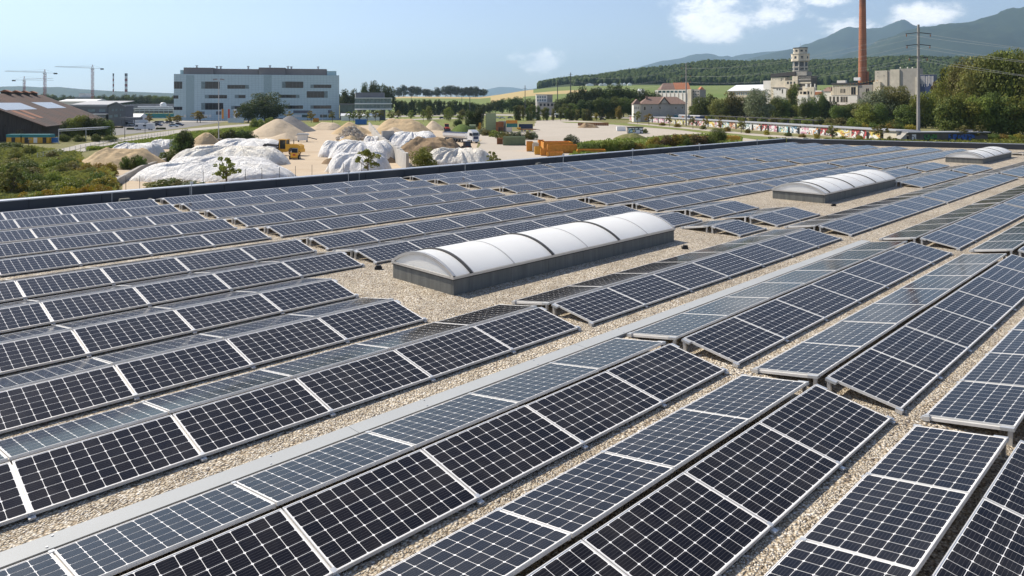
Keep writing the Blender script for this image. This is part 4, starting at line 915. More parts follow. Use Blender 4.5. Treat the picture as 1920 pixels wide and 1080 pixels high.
# site containers in front of it
for i, (x0, x1, y0, y1, m, lab) in enumerate([(12,38,258,270,'paint_teal','teal and yellow low cabin, left one before wooden hall'),(41,92,258,270,'paint_teal','long teal and yellow cabin before wooden hall')]):
    f2 = Fac(x0, 200); a, b, c, d = f2.rect(x0, y0, x1, y1); tt = f2.thing('site_cabin', lab, 'cabin')
    mb = MB(); mb.box(a,b,0,2.5,.1,1.75); bd = mb.build('body', 'paint_yellow', tt); mb = MB(); mb.box(a-.05,b+.05,-.05,2.55,1.76,2.6); mb.build('upper_band', 'paint_teal', tt)
    for k in range(1 if i == 0 else 3): x = a+(b-a)*(k+.5)/(1 if i == 0 else 3); mb = MB(); mb.box(x-.5,x+.5,-.08,.1,.2,1.7); mb.build('door', 'paint_black' if k % 2 == 0 else 'plaster_white', tt)
f2 = Fac(96, 201); tt = f2.thing('waste_bin', 'blue wheeled waste bin beside the teal cabin', 'bin'); a, b, c, d = f2.rect(96,261,106,271); mb = MB(); mb.prism([(a,0,.2),(b,0,.2),(b+.1,0,1.5),(a-.1,0,1.5)], (0,1,0)); mb.build('body','paint_blue',tt); mb = MB(); mb.box(a-.12,b+.12,-.05,1.05,1.51,1.6); mb.build('lid','paint_blue',tt)
# pipe gantry
A, B = gp(110,270), gp(207,262); t = thing('pipe_gantry', 'white horizontal pipe on thin posts beside the road', 'pipe', A); d = B-A
mb = MB(); mb.bar((0,0,4.0), d+Vector((0,0,4.0)), .14, 8); mb.build('pipe', 'steel_white', t); mb = MB(); mb.bar((0,0,3.55), d+Vector((0,0,3.55)), .10, 8); mb.build('pipe', 'steel_galv', t)
for k in (0, .5, 1): mb = MB(); mb.bar(d*k, d*k+Vector((0,0,4.05)), .10, 6); mb.build('post', 'steel_galv', t)

# --- grey industrial hall
fg = Fac(203, 345, R(0)); t = fg.thing('industrial_hall', 'dark grey industrial hall with pale roof behind old wooden hall')
a, b, c, d = fg.rect(203, 193, 235, 232); s0, zt = fg.hit(203, 199); s1, z1 = fg.hit(217, 192.5)
mb = MB(); W = b; mb.prism([(0,0,0),(W,0,0),(W,0,zt*.95),(W*.5,0,z1),(0,0,zt)], (-22,40,0)); mb.build('wall', 'clad_dark', t)
mb = MB(); mb.prism([(-.6,-.5,zt+.05),(W*.5,-.5,z1+.05),(W*.5,-.5,z1+.45),(-.6,-.5,zt+.45)], (-22.5,41,0)); mb.prism([(W*.5+.01,-.5,z1+.05),(W+.6,-.5,zt*.95+.05),(W+.6,-.5,zt*.95+.45),(W*.5+.01,-.5,z1+.45)], (-22.5,41,0)); mb.build('roof', 'roof_grey', t)
for X0, Y0, X1, Y1 in [(795,270,832,310),(845,270,885,310),(918,268,945,305),(950,268,975,305),(750,362,812,410),(830,352,890,400),(918,350,940,390)]:
    pwin(fg, t, 110+X0/8, 170+Y0/8, 110+X1/8, 170+Y1/8, 'glass_screen', 'clad_dark')
pbox(fg, t, 'canopy', 224, 220, 253, 225, 7, 'clad_dark', -7); pbox(fg, t, 'canopy_post', 251, 224, 252, 233, .4, 'clad_dark', -6, z0=0); pbox(fg, t, 'canopy_post', 226, 224, 227, 233, .4, 'clad_dark', -6, z0=0)
fh = Fac(140, 352, R(6)); t = fh.thing('industrial_wing', 'long grey wing joined to the grey industrial hall'); a, b, c, d = fh.rect(128, 199.5, 202, 226)
mb = MB(); mb.box(a, b, 0, 30, 0, d); mb.build('wall', 'clad_dark', t); mb = MB(); mb.box(a-.3,b+.3,-.4,30.4,d+.01,d+.7); mb.prism([(a,2,d+.71),(b,2,d+.71),(b+4,22,d+2.6),(a,22,d+2.6)], (0,0,.2)); mb.build('roof', 'roof_grey', t)
for X0, X1 in [(435,548),(605,705)]: pwin(fh, t, 110+X0/8, 204, 110+X1/8, 210, 'glass_screen', 'clad_dark')
pbox(fh, t, 'loading_roof', 170, 213.5, 200, 215, 6, 'roof_pale', -6); pbox(fh, t, 'loading_bay', 171, 215, 198, 231, 5, 'paint_grey', -5.5, z0=0)
fh = Fac(122, 500); t = fh.thing('low_hall', 'low white roofed hall beyond the grey industrial hall'); a, b, c, d = fh.rect(110, 190, 176, 200); mb = MB(); mb.box(a,b,0,20,0,d); mb.build('wall','plaster_white',t); mb = MB(); gable_roof(mb,a,b,0,20,d+.01,1.6,'x',.4); mb.build('roof','roof_pale',t)
fh = Fac(245, 520); t = fh.thing('process_plant', 'white process plant with tank left of blue grey building', 'plant')
for nm, x0, y0, x1, y1, dp, m, fr in [('hall',243,195,326,212,20,'paint_grey',14),('deck',248,203,325,204.5,10,'steel_white',0),('deck',252,206.5,325,207.6,10,'steel_white',0),('pipe_rack',258,199,316,201.2,6,'steel_white',3),('pipe_rack',264,201.8,325,203,6,'steel_galv',2),('screen',255,213,326,221,1,'paint_teal',-4),('low_wall',247,221,326,224,1,'plaster_white',-5)]: pbox(fh, t, nm, x0, y0, x1, y1, dp, m, fr)
for x in range(252, 326, 9): pbox(fh, t, 'column', x, 204, x+1, 222, .5, 'steel_galv', .2, z0=0)
s, z = fh.hit(298.5, 201); mb = MB(); mb.lathe([(2.2,z-.5),(2.2,z+2.4),(1.5,z+3.2),(.3,z+3.5)], 14, (s, 6)); mb.build('tank', 'steel_white', t, smooth=True)
fh = Fac(233, 400); t = fh.thing('storage_tent', 'white peaked storage tent beside the grey hall', 'tent'); a, b, c, d = fh.rect(233, 217, 261, 228); mb = MB(); mb.box(a,b,0,10,0,3); mb.build('wall','paint_white',t); mb = MB(); gable_roof(mb,a,b,0,10,3.01,2.2,'x',.2); mb.build('roof','paint_white',t)
# flat factory band on the horizon
fh = Fac(105, 1050); t = fh.thing('distant_factory', 'grey distant factory with small white tower below the cranes'); pbox(fh, t, 'hall', 118, 181.5, 205, 200, 40, 'roof_grey', 0, z0=0); pbox(fh, t, 'tower', 148, 175, 160, 182, 15, 'plaster_white', 5, z0=0)

# --- tower cranes
def crane(px, d, ytop, yj, xl, xr, label, flip=False):
    k = d/F; o = Vector(((px-CX)*k, d, 0)); t = thing('tower_crane', label, 'crane', o, 0, 'tower cranes on the left skyline'); zt = H-(ytop-YH)*k; zj = H-(yj-YH)*k; w = 1.1
    mb = MB()
    for sx in (-w, w):
        for sy in (-w, w): mb.beam((sx,sy,0), (sx,sy,zj), .28, .28)
    n = int(zj/3.2)
    for i in range(n):
        z0 = zj*i/n; z1 = zj*(i+1)/n; s = 1 if i % 2 else -1
        for sy in (-w, w): mb.beam((-w*s,sy,z0), (w*s,sy,z1), .16, .16)
        for sx in (-w, w): mb.beam((sx,-w*s,z0), (sx,w*s,z1), .16, .16)
    mb.build('mast', 'crane_red', t)
    mb = MB(); mb.beam((-w,0,zj), (0,0,zt), .3, .3); mb.beam((w,0,zj), (0,0,zt), .3, .3); mb.build('tower_head', 'crane_red', t)
    x0, x1 = (xl-px)*k, (xr-px)*k
    j = MB(); 
    for y in (-.6, .6): j.beam((min(x0,x1),y,zj+ (3 if not flip else .2)*abs(min(x0,x1))/abs(x0)*.6), (0,y,zj), .22, .22); j.beam((0,y,zj), (max(x0,x1),y,zj-.6), .22, .22)
    j.beam((x0*.97,0,zj+2.6), (0,0,zj+1.6), .2, .2)
    m = int(abs(x0)/3)
    for i in range(m): a = x0*i/m; b = x0*(i+1)/m; j.beam((a,0,zj+.2+1.6*i/m), (b,0,zj+1.9+.8*i/m), .14, .14)
    j.build('jib', 'steel_dark', t)
    c = MB(); xx = x1 if abs(x1) < abs(x0) else x0; c.box(min(xx*.75,xx), max(xx*.75,xx), -.8, .8, zj-1.8, zj-.1); c.build('counterweight', 'steel_dark', t)
    c = MB(); c.box(-1.2,1.4,-1.8,-1.15,zj-1.8,zj+.2); c.build('cab', 'paint_white', t)
    c = MB(); c.bar((0,0,zt), (x0*.6,0,zj+2.2), .06, 4); c.bar((0,0,zt), (x1*.8,0,zj), .06, 4); c.build('stay_cable', 'steel_dark', t)
crane(84, 900, 130, 136.5, 9, 107, 'thick red tower crane with long jib pointing left'); crane(45.5, 1050, 143, 150, 100, 23, 'shortest tower crane, left of the thick red one', True); crane(173.5, 900, 121.5, 128, 103, 194, 'tallest tower crane standing alone to the right')
for i, px in enumerate((212.5, 236.5)):
    d = 2300; k = d/F; lab = ['thin striped smoke stack left of a thicker one','thicker striped double smoke stack on left skyline'][i]; t = thing('smoke_stack', lab, 'smoke stack', ((px-CX)*k, d, 0)); zt = H-(137.5-YH)*k
    for q in ((0,) if i == 0 else (-2.3, 2.3)):
        z = 0
        for b in range(9): z1 = zt*(.35+.65*(b)/8) if b else zt*.35; mb = MB(); mb.lathe([(2.1,z),(2.1,z1)], 10, (q, 0)); mb.build('band', ['steel_dark','stack_red','steel_white'][0 if b == 0 or b == 8 else 1+b%2], t); z = z1+.01

# --- white office left of the wood
fo = Fac(1005, 640); t = fo.thing('white_office', 'white office block with two window rows beside dark wood'); pbox(fo, t, 'wall', 1005.5, 178, 1026, 222, 14, 'plaster_white', 0, z0=0); pbox(fo, t, 'side_wall', 1026, 178, 1036, 222, 14, 'plaster_grey_and_shade', .5, z0=0); pbox(fo, t, 'annex', 1009, 191.5, 1043, 222, 10, 'plaster_grey_and_shade', -6, z0=0); pbox(fo, t, 'roof', 1005, 177, 1037, 178, 15, 'roof_grey', -.5)
for y in (180, 186):
    for x in (1007, 1011.5, 1016, 1020.5): pwin(fo, t, x, y, x+3, y+4, 'glass_screen')
for x in (1012, 1019, 1026, 1033): pwin(fo, t, x, 194, x+4, 199, 'glass_dark', front=-6)
ft = Fac(1041, 520); t = ft.thing('shelter_roof', 'long white flat roofed shelter behind the poplars', 'shelter'); pbox(ft, t, 'roof', 1040, 213, 1105, 215, 8, 'steel_white', 0); pbox(ft, t, 'back_wall', 1043, 215, 1103, 222, .4, 'paint_navy', 6, z0=0)
for x in range(1042, 1105, 10): pbox(ft, t, 'post', x, 215, x+1, 222, .4, 'steel_dark', .5, z0=0)

# --- gabled house
fs = Fac(1203, 420, R(-3)); Z7 = lambda X, Y: (1170+X/8.306, 140+Y/8.306)
t = fs.thing('gabled_house', 'long shade-grey house with brown roof and central gable', 'house')
a, b, c, d = fs.rect(1202, 195, 1288, 224); mb = MB(); mb.box(a, b, 0, 13, 0, d); mb.build('wall', 'plaster_grey_and_shade', t)  # grey paints this front as standing in shade
zr = fs.hit(1240, 181.5, 6.5)[1]; mb = MB(); gable_roof(mb, a, b, 0, 13, d+.01, zr-d, 'x', .7, 5.5); roof = mb.build('roof', 'roof_tile', t)
g0 = fs.hit(*Z7(540,455)); g1 = fs.hit(*Z7(712,455)); ga = fs.hit(*Z7(620,352)); gm = (g0[0]+g1[0])/2
mb = MB(); mb.prism([(g0[0]+.6,-.35,0),(g1[0]-.6,-.35,0),(g1[0]-.6,-.35,d),(gm,-.35,ga[1]-.6),(g0[0]+.6,-.35,d)], (0,3,0)); mb.build('gable_wall', 'plaster_grey_and_shade', t)
mb = MB()
for p, q in (((g0[0]-.3,d-.4),(gm,ga[1])), ((g1[0]+.3,d-.4),(gm,ga[1]))): mb.prism([(p[0],-.9,p[1]),(q[0],-.9,q[1]),(q[0],-.9,q[1]+.35),(p[0],-.9,p[1]+.35)], (0,7,0))
mb.build('gable_roof', 'roof_tile', t)
for X0, Y0, X1, Y1, fr in [(305,495,342,557,0),(415,495,440,530,0),(548,495,575,535,-.36),(795,497,822,537,0),(895,497,925,530,0),(580,420,598,455,-.36),(648,420,665,455,-.36),(612,420,624,448,-.36)]:
    x0, y0 = Z7(X0, Y0); x1, y1 = Z7(X1, Y1); pwin(fs, t, x0, y0, x1, y1, 'glass_dark', 'plaster_cream', front=fr)
s = fs.hit(*Z7(370,400))[0]; mb = MB(); mb.box(s-.6,s+.6,4,5,d+1,zr+.6); mb.build('chimney', 'roof_tile', roof)
a0, b0, c0, d0 = fs.rect(1188, 195.5, 1201.7, 224, 2); mb = MB(); mb.box(a0,b0,2,11,0,d0); w2 = mb.build('wing_wall', 'plaster_white', t)  # white paints the wing as the sunlit wall beside the shaded front
for X0, X1 in [(163,180),(193,208),(220,235)]: x0, y0 = Z7(X0,495); x1, y1 = Z7(X1,540); pwin(fs, t, x0, y0, x1, y1, 'glass_dark', 'plaster_white', front=2)
mb = MB(); gable_roof(mb, a0, b0, 2, 11, d0+.01, 3.0, 'y', .5, 1.5); mb.build('wing_roof', 'roof_tile', t)

# --- white factory wall behind the house
fj = Fac(1235, 560, R(-54)); t = fj.thing('white_factory', 'white factory with green glazed top strip behind gabled house', 'factory')
a, b, c, d = fj.rect(1228, 168, 1289, 215); mb = MB(); mb.box(a, b, 0, 9, 0, d); mb.build('wall', 'plaster_white', t)
a, b, c, d = fj.rect(1289.2, 168, 1296, 215); mb = MB(); mb.box(a, b, 0, 9, 0, d+.3); mb.build('stair_tower', 'plaster_cream', t)
a, b, c, d = fj.rect(1296.2, 167.7, 1312, 215, 2); mb = MB(); mb.box(a, b, 2, 9, 0, d); mb.build('side_block', 'plaster_grey_and_shade', t)  # grey stands in for the shaded right side, painted on
for i in range(7): x0 = 1234+i*7.6; pwin(fj, t, x0, 169.5, x0+6.6, 174.3, 'glass_teal', 'plaster_white')
for i in range(8): x0 = 1233.2+i*7.6; pbox(fj, t, 'pilaster', x0, 174.5, x0+.7, 190, .4, 'plaster_cream', -.3)
for j in range(4):
    for i in range(3): x0 = 1298.2+i*4.6; pwin(fj, t, x0, 170.5+j*5.2, x0+3.4, 172.8+j*5.2, 'glass_dark', 'plaster_grey_and_shade', front=2)
fk = Fac(1245, 640); t = fk.thing('tiled_house', 'big brown tiled roof rising behind the white factory', 'house'); a, b, c, d = fk.rect(1240, 168, 1292, 212); mb = MB(); mb.box(a,b,0,16,0,d); mb.build('wall','plaster_cream',t); mb = MB(); gable_roof(mb,a,b,0,16,d+.01,6,'x',.6,4); mb.build('roof','roof_tile',t); mb = MB(); gable_roof(mb,b-12,b+1,-1,17,d+.2,6.2,'x',.3,0); mb.build('roof_end','roof_tile_orange',t)
fk = Fac(1310, 600); t = fk.thing('red_roof_house', 'small house with orange red roof right of white factory', 'house'); a, b, c, d = fk.rect(1311, 171, 1323, 214); mb = MB(); mb.box(a,b,0,9,0,d); mb.build('wall','plaster_cream',t); mb = MB(); gable_roof(mb,a,b,0,9,d+.01,4,'y',.5,2.5); mb.build('roof','roof_tile_orange',t)
fk = Fac(1198, 600); t = fk.thing('pale_outbuilding', 'small pale building left of white factory', 'building'); a, b, c, d = fk.rect(1199, 171, 1208, 213); mb = MB(); mb.box(a,b,0,8,0,d); mb.build('wall','plaster_white',t); mb = MB(); gable_roof(mb,a,b,0,8,d+.01,2,'x',.4); mb.build('roof','roof_pale',t)

# --- old cellulose factory with the round tower
fa = Fac(1365, 600, R(-54)); Z5 = lambda X, Y: (1340+X/7.715, 80+Y/7.715)
def zbox(fac, t, Z, name, X0, Y0, X1, Y1, depth, mat, fr=0.0, g=True):
    x0, y0 = Z(X0, Y0); x1, y1 = Z(X1, Y1); return pbox(fac, t, name, x0, y0, x1, y1, depth*.32, mat, fr*.3, z0=0 if g else None)
t = fa.thing('white_roof_hall', 'low hall with broad white roof left of factory tower', 'factory')
a, b, c, d = fa.rect(1365.5, 170, 1432, 215); mb = MB(); mb.box(a, b, 0, 12, 0, d); mb.build('wall', 'plaster_cream', t)
x, z = fa.hit(1380, 160.5, 11); mb = MB(); mb.prism([(a-.5,-.8,d),(b+1,-.8,d),(b+1,11,z),(x,11,z)], (0,0,.4)); mb.build('roof', 'roof_pale', t)
for i in range(9): x0 = 1368+i*4.2; pwin(fa, t, x0, 173, x0+3.2, 178.5, 'glass_screen', 'plaster_cream')
for i in range(3): x0 = 1394+i*4; pwin(fa, t, x0, 182.5, x0+3, 187, 'glass_dark', 'plaster_white')
t = fa.thing('factory_main', 'pale stepped factory block carrying the tower', 'factory')
zbox(fa, t, Z5, 'block', 703, 548, 812, 1000, 16, 'plaster_white', 2); zbox(fa, t, Z5, 'block', 815, 500, 1014, 1000, 24, 'plaster_cream', 0); zbox(fa, t, Z5, 'block', 1015, 545, 1199, 1000, 20, 'plaster_cream', -3)
zbox(fa, t, Z5, 'block', 1200, 480, 1392, 1000, 26, 'stain_and_shade_dark', 1); zbox(fa, t, Z5, 'block', 850, 655, 1030, 1000, 10, 'plaster_white', -9)  # first block is painted dark as the shaded right side
p = [fa.hit(*Z5(X, Y), 0) for X, Y in [(812,500),(1172,475),(1172,418),(815,452)]]; mb = MB(); mb.prism([(q[0], -.5, q[1]) for q in p], (0,7,0)); mb.build('dark_roof', 'roof_dark', t)
zbox(fa, t, Z5, 'roof_block', 1173, 415, 1330, 478, 22, 'plaster_grey_and_shade', 0, False)
zbox(fa, t, Z5, 'block', 1120, 490, 1200, 545, 20, 'plaster_cream', -1, False)
for Y0, Y1, m in [(520,545,'plaster_grey_and_shade'),(568,592,'plaster_cream'),(640,660,'plaster_grey_and_shade')]: zbox(fa, t, Z5, 'storey_band', 1200, Y0, 1394, Y1, .6, m, .3, False)
for i in range(6): X = 1215+i*30; x0, y0 = Z5(X, 500); x1, y1 = Z5(X+18, 516); pwin(fa, t, x0, y0, x1, y1, 'glass_dark', 'plaster_grey_and_shade', front=.08); x0, y0 = Z5(X, 548); x1, y1 = Z5(X+18, 566); pwin(fa, t, x0, y0, x1, y1, 'glass_dark', 'plaster_grey_and_shade', front=.08)
for X0, Y0, X1, Y1, fr in [(835,525,845,540,0),(880,522,890,537,0),(925,518,935,532,0),(955,503,972,555,0),(980,503,995,540,0),(1015,503,1026,525,0),(895,665,915,690,-9),(930,665,955,690,-9),(970,670,990,735,-9),(1045,560,1075,600,-3),(1090,560,1120,600,-3),(1140,560,1165,600,-3)]:
    x0, y0 = Z5(X0, Y0); x1, y1 = Z5(X1, Y1); pwin(fa, t, x0, y0, x1, y1, 'glass_dark', 'plaster_cream', front=fr*.3)
zbox(fa, t, Z5, 'ledge', 815, 640, 1014, 652, 1.2, 'plaster_grey_and_shade', -1, False); zbox(fa, t, Z5, 'ledge', 840, 650, 1035, 662, 1, 'roof_dark', -9.6, False)
# low blocks to the right of the main block
t = fa.thing('factory_annex', 'cluster of low cream annexes below the round tower', 'factory')
for X0, Y0, X1, Y1, m, fr in [(1200,690,1340,1000,'plaster_cream',-8),(1270,630,1345,700,'plaster_cream',-4),(1340,640,1440,1000,'plaster_cream',-6),(1440,690,1545,1000,'plaster_white',-5),(1200,760,1345,1000,'plaster_white',-12)]: zbox(fa, t, Z5, 'block', X0, Y0, X1, Y1, 9, m, fr)
for X in (1310, 1325, 1380, 1440): zbox(fa, t, Z5, 'flue', X, 595, X+14, 660, 1.2, 'plaster_white', -5, False)
for X0, Y0, X1, Y1, fr in [(1235,705,1265,745,-8),(1280,705,1330,750,-8),(1345,700,1370,750,-6),(1390,705,1405,750,-6)]: x0, y0 = Z5(X0, Y0); x1, y1 = Z5(X1, Y1); pwin(fa, t, x0, y0, x1, y1, 'glass_dark', 'plaster_cream', front=fr*.3)
zbox(fa, t, Z5, 'red_roof', 1450, 710, 1545, 755, 6, 'roof_tile_orange', -6, False)
# the tower: octagonal stages
km = 575/F; kz = lambda Y: H-(80+Y/7.715-YH)*km
t = thing('factory_tower', 'weathered cream octagonal tower rising above the factory', 'tower', ((1500.5-CX)*km, 575, 0), R(12))
def stage(nm, r, y0, y1, m, n=8): mb = MB(); mb.lathe([(r, kz(y1)), (r, kz(y0))], n); return mb.build(nm, m, t)
stage('shaft', 13.6*km, 270, 700, 'plaster_concrete'); stage('gallery', 16.4*km, 170, 270, 'plaster_cream'); stage('lantern', 12.8*km, 80, 166, 'plaster_concrete'); stage('cap', 13.8*km, 74, 81, 'roof_dark'); stage('cornice', 17.0*km, 163, 172, 'plaster_concrete'); stage('cornice', 16.8*km, 266, 273, 'plaster_grey_and_shade'); stage('floor_band', 14.2*km, 352, 362, 'plaster_grey_and_shade'); stage('floor_band', 14.2*km, 405, 413, 'plaster_grey_and_shade')
def twin(r, y0, y1, w, m='glass_dark'):
    for i in range(8):
        a = 2*math.pi*(i+.5)/8; rr = r*math.cos(math.pi/8); c = Vector((math.cos(a)*rr, math.sin(a)*rr, 0)); tn = Vector((-math.sin(a), math.cos(a), 0))
        mb = MB(); p = [c+tn*w+Vector((0,0,kz(y1))), c-tn*w+Vector((0,0,kz(y1))), c-tn*w+Vector((0,0,kz(y0))), c+tn*w+Vector((0,0,kz(y0)))]; n = Vector((math.cos(a), math.sin(a), 0))*.12; mb.prism([q-n*.5 for q in p], n); mb.build('window', m, t)
twin(12.8*km, 108, 135, .9); twin(16.4*km, 200, 235, .9); twin(13.6*km, 282, 345, 1.5); twin(13.6*km, 368, 400, 1.7)
mb = MB(); mb.bar((0,0,kz(75)), (0,0,kz(10)), .12, 5); mb.build('mast', 'steel_galv', t)

# --- tall brick chimney and the hall round it
fz = Fac(1560, 590, R(-54)); Z6 = lambda X, Y: (1540+X/7.2, 110+Y/7.2); k = 602/F
t = thing('factory_chimney', 'tall slender red brick chimney of the old factory', 'chimney', ((1617.3-CX)*k, 602, 0)); zt = H-(-14-YH)*k; zs = H-(150-YH)*k
mb = MB(); n = 14; mb.lathe([(7.6*k*(1+.10)-2.9*k*i/n*1.0, zt*i/n) for i in range(n+1)], 24); mb.build('shaft', 'brick_red', t, smooth=True)
mb = MB(); mb.lathe([(5.6*k,zt-3),(5.9*k,zt-2.2),(5.9*k,zt+.3),(4.6*k,zt+.35)], 24); mb.build('rim', 'brick_red', t)
mb = MB(); mb.box(2.2,3.4,-4,-2.9,zs-4,zs+7); mb.build('flue_box', 'brick_red', t)
for i in range(7): z = zt*(.35+.09*i); mb = MB(); r = (7.6*1.1-2.9*(z/zt))*k+.04; mb.lathe([(r,z),(r,z+.35)], 24); mb.build('iron_band', 'rust', t)
t = fz.thing('boiler_house', 'cream hall with flat dark roof at foot of chimney', 'factory')
for nm, X0, Y0, X1, Y1, dp, m, fr, g in [('wall',145,355,490,1000,22,'plaster_cream',0,True),('side_wall',491,352,690,1000,20,'plaster_grey_and_shade',1.5,True),('lower_wall',130,492,484,1000,16,'plaster_white',-5,True),('roof',135,322,500,354,26,'roof_dark',-2,False),('roof_box',210,292,325,332,8,'plaster_white',4,False),('white_box',437,252,522,296,4,'paint_white',8,False),('ledge',145,486,490,494,1.5,'plaster_grey_and_shade',-5.6,False),('foot_roof',130,625,500,690,6,'roof_tile',-12,False)]: zbox(fz, t, Z6, nm, X0, Y0, X1, Y1, dp, m, fr, g)  # side_wall is grey to paint the side turned from the sun
p = [fz.hit(*Z6(X, Y), .5) for X, Y in [(490,352),(700,300),(700,288),(490,338)]]; mb = MB(); mb.prism([(q[0], .2, q[1]) for q in p], (0,6,0)); mb.build('parapet', 'roof_dark', t)
for X0, Y0, X1, Y1, fr in [(258,405,288,465,0),(292,405,322,465,0),(400,380,466,488,0),(155,510,185,590,-5),(205,510,237,590,-5),(258,510,290,590,-5),(295,510,320,590,-5),(325,510,355,590,-5),(108,510,134,590,-5.0),(600,398,645,470,1.5)]: x0, y0 = Z6(X0, Y0); x1, y1 = Z6(X1, Y1); pwin(fz, t, x0, y0, x1, y1, 'glass_dark', 'plaster_cream', front=fr*.3, mull=1)
for i in range(9): X = 170+i*26; zbox(fz, t, Z6, 'pilaster', X, 356, X+5, 486, .35, 'plaster_concrete', -.3, False)
t = fz.thing('hip_roof_house', 'little house with brown hip roof left of boiler hall', 'house'); a, b, c, d = fz.rect(1541, 171, 1559, 212, 4); mb = MB(); mb.box(a,b-.3,4,14,0,d); mb.build('wall','plaster_white',t); mb = MB(); gable_roof(mb,a,b-.8,4,14,d+.01,3.6,'x',.5,2.8); mb.build('roof','roof_tile',t)
t = fz.thing('concrete_block_house', 'tall windowless concrete blocks right of the chimney', 'factory')
for nm, X0, Y0, X1, Y1, dp, m, fr in [('block',722,158,888,1000,20,'plaster_concrete',2),('block',890,160,929,1000,20,'plaster_grey_and_shade',4),('block',930,142,1054,1000,24,'plaster_concrete',0),('side_block',1056,128,1290,1000,30,'plaster_grey_and_shade',3),('foot_block',700,310,792,1000,10,'plaster_cream',-4),('pier',1268,245,1300,1000,6,'plaster_concrete',-2)]: zbox(fz, t, Z6, nm, X0, Y0, X1, Y1, dp, m, fr)  # grey blocks paint the shaded gap and the shaded right side
for X0, Y0, X1, Y1 in [(755,183,772,195),(755,230,770,242),(838,225,855,238)]: x0, y0 = Z6(X0, Y0); x1, y1 = Z6(X1, Y1); pwin(fz, t, x0, y0, x1, y1, 'glass_dark', 'plaster_concrete', front=.6)
for X in (1058, 1155, 1220): zbox(fz, t, Z6, 'roof_cowl', X, 112, X+14, 130, 1.2, 'plaster_white', 5, False)
t = fz.thing('striped_mural_hall', 'dark hall wall painted with pale vertical stripes', 'building'); zbox(fz, t, Z6, 'wall', 1332, 216, 1522, 1000, 14, 'paint_navy', 4); zbox(fz, t, Z6, 'roof', 1328, 208, 1526, 217, 15, 'roof_grey', 3.5, False)
r3 = random.Random(4)
for i in range(11): X = 1345+i*16+r3.uniform(-3,3); zbox(fz, t, Z6, 'stripe', X, 228+r3.uniform(0,10), X+r3.uniform(3,7), 330+r3.uniform(0,55), .05, 'plaster_white', 3.93, False)
t = fz.thing('riverside_cottage', 'small white cottage half hidden below the boiler hall', 'house'); a, b, c, d = fz.rect(1606, 200, 1628, 216, -20); mb = MB(); mb.box(a,b,-20,-12,0,d); mb.build('wall','plaster_white',t); mb = MB(); gable_roof(mb,a,b,-20,-12,d+.01,3,'x',.5); mb.build('roof','roof_tile_orange',t)
pwin(fz, t, 1609, 202, 1613, 208, front=-20); pwin(fz, t, 1619, 202, 1623, 208, front=-20)
# strings of coloured floats over the works
t = thing('pennant_string', 'string of small yellow and orange pennants across factory', 'pennants')
P = [ap(1360,174,560), ap(1440,176,560), ap(1510,172,560), ap(1590,158,560), ap(1645,150,560)]
for i in range(40):
    s = i/39*4; j = min(3, int(s)); p = P[j].lerp(P[j+1], s-j); mb = MB(); mb.prism([(p.x-.45,p.y,p.z),(p.x+.45,p.y,p.z),(p.x,p.y,p.z-.9)], (0,.06,0)); mb.build('pennant', ['paint_yellow','paint_orange'][i%2], t)
mb = MB(); [mb.bar(a, b, .03, 4) for a, b in zip(P, P[1:])]; mb.build('cord', 'steel_dark', t)

# --- graffiti wall with doors, shed roof behind
A = Vector((74,452,0)); B = Vector((112.6,210,0)); d = (B-A); L = d.length; wa = math.atan2(d.y, d.x)
t = thing('graffiti_wall', 'long low shed wall covered in coloured graffiti', 'wall', A, wa)   # local x along, local -y faces the lot
mb = MB(); mb.box(0, L, 0, 7, 0, 3.0); mb.build('wall', 'plaster_concrete', t)
mb = MB(); mb.box(-.4, L+.4, -.5, 7.6, 3.01, 3.3); mb.build('roof', 'roof_grey', t)
GP = [((.62,.08,.06),(.80,.75,.70),(.85,.45,.50)),((.75,.70,.15),(.80,.78,.75),(.45,.30,.10)),((.75,.35,.45),(.80,.78,.78),(.30,.15,.45)),((.70,.25,.08),(.80,.72,.6),(.15,.12,.1)),((.20,.45,.65),(.82,.82,.82),(.1,.2,.35)),((.25,.60,.70),(.85,.85,.80),(.85,.75,.2)),((.40,.15,.55),(.82,.80,.85),(.70,.45,.7)),((.78,.30,.42),(.85,.80,.80),(.5,.08,.1)),((.15,.50,.30),(.80,.82,.78),(.1,.15,.2)),((.80,.65,.08),(.85,.82,.75),(.7,.3,.05)),((.65,.05,.05),(.86,.84,.82),(.08,.07,.07)),((.85,.60,.05),(.50,.52,.55),(.88,.80,.25)),((.80,.30,.03),(.86,.84,.82),(.25,.45,.65)),((.55,.70,.72),(.86,.86,.86),(.08,.08,.09))]
for i, (a, b, c) in enumerate(GP):
    a, b, c = [tuple(.8*(q*.8+.2*(sum(w)/3)) for q in w) for w in (a, b, c)]; m = NT(f'graffiti_{i}'); v = m.map(m.coord(), (1,1,1.3), (i*13.7,0,i*3.1)); wv = m.noise(v, .8, 3, .5, 'Color'); n = m.noise(m.mix(.55, v, wv), .62, 2, .5); n2 = m.vor(m.mix(.3, v, wv), .7, 'Distance')
    col = m.ramp(n, [(.0, b), (.45, b), (.46, a), (.54, a), (.55, c), (.60, c), (.61, b)], 'CONSTANT'); col = m.mix(m.math('LESS_THAN', m.math('ABSOLUTE', m.math('SUBTRACT', n2, .42)), .05), col, (.03,.03,.035))
    m.set('Base Color', col); m.set('Roughness', .7)
for nm_, c_ in (('graffiti_dark_green', (.06,.20,.04)), ('graffiti_dark_blue', (.02,.10,.38))):
    m = NT(nm_); n = m.noise(m.coord(), 1.2, 3, .6); m.set('Base Color', m.ramp(n, [(.0, (.03,.03,.03)), (.47, (.03,.03,.03)), (.48, c_), (.6, c_), (.61, (.10,.10,.11))], 'CONSTANT')); m.set('Roughness', .7)
x = .8; i = 0; r4 = random.Random(12)
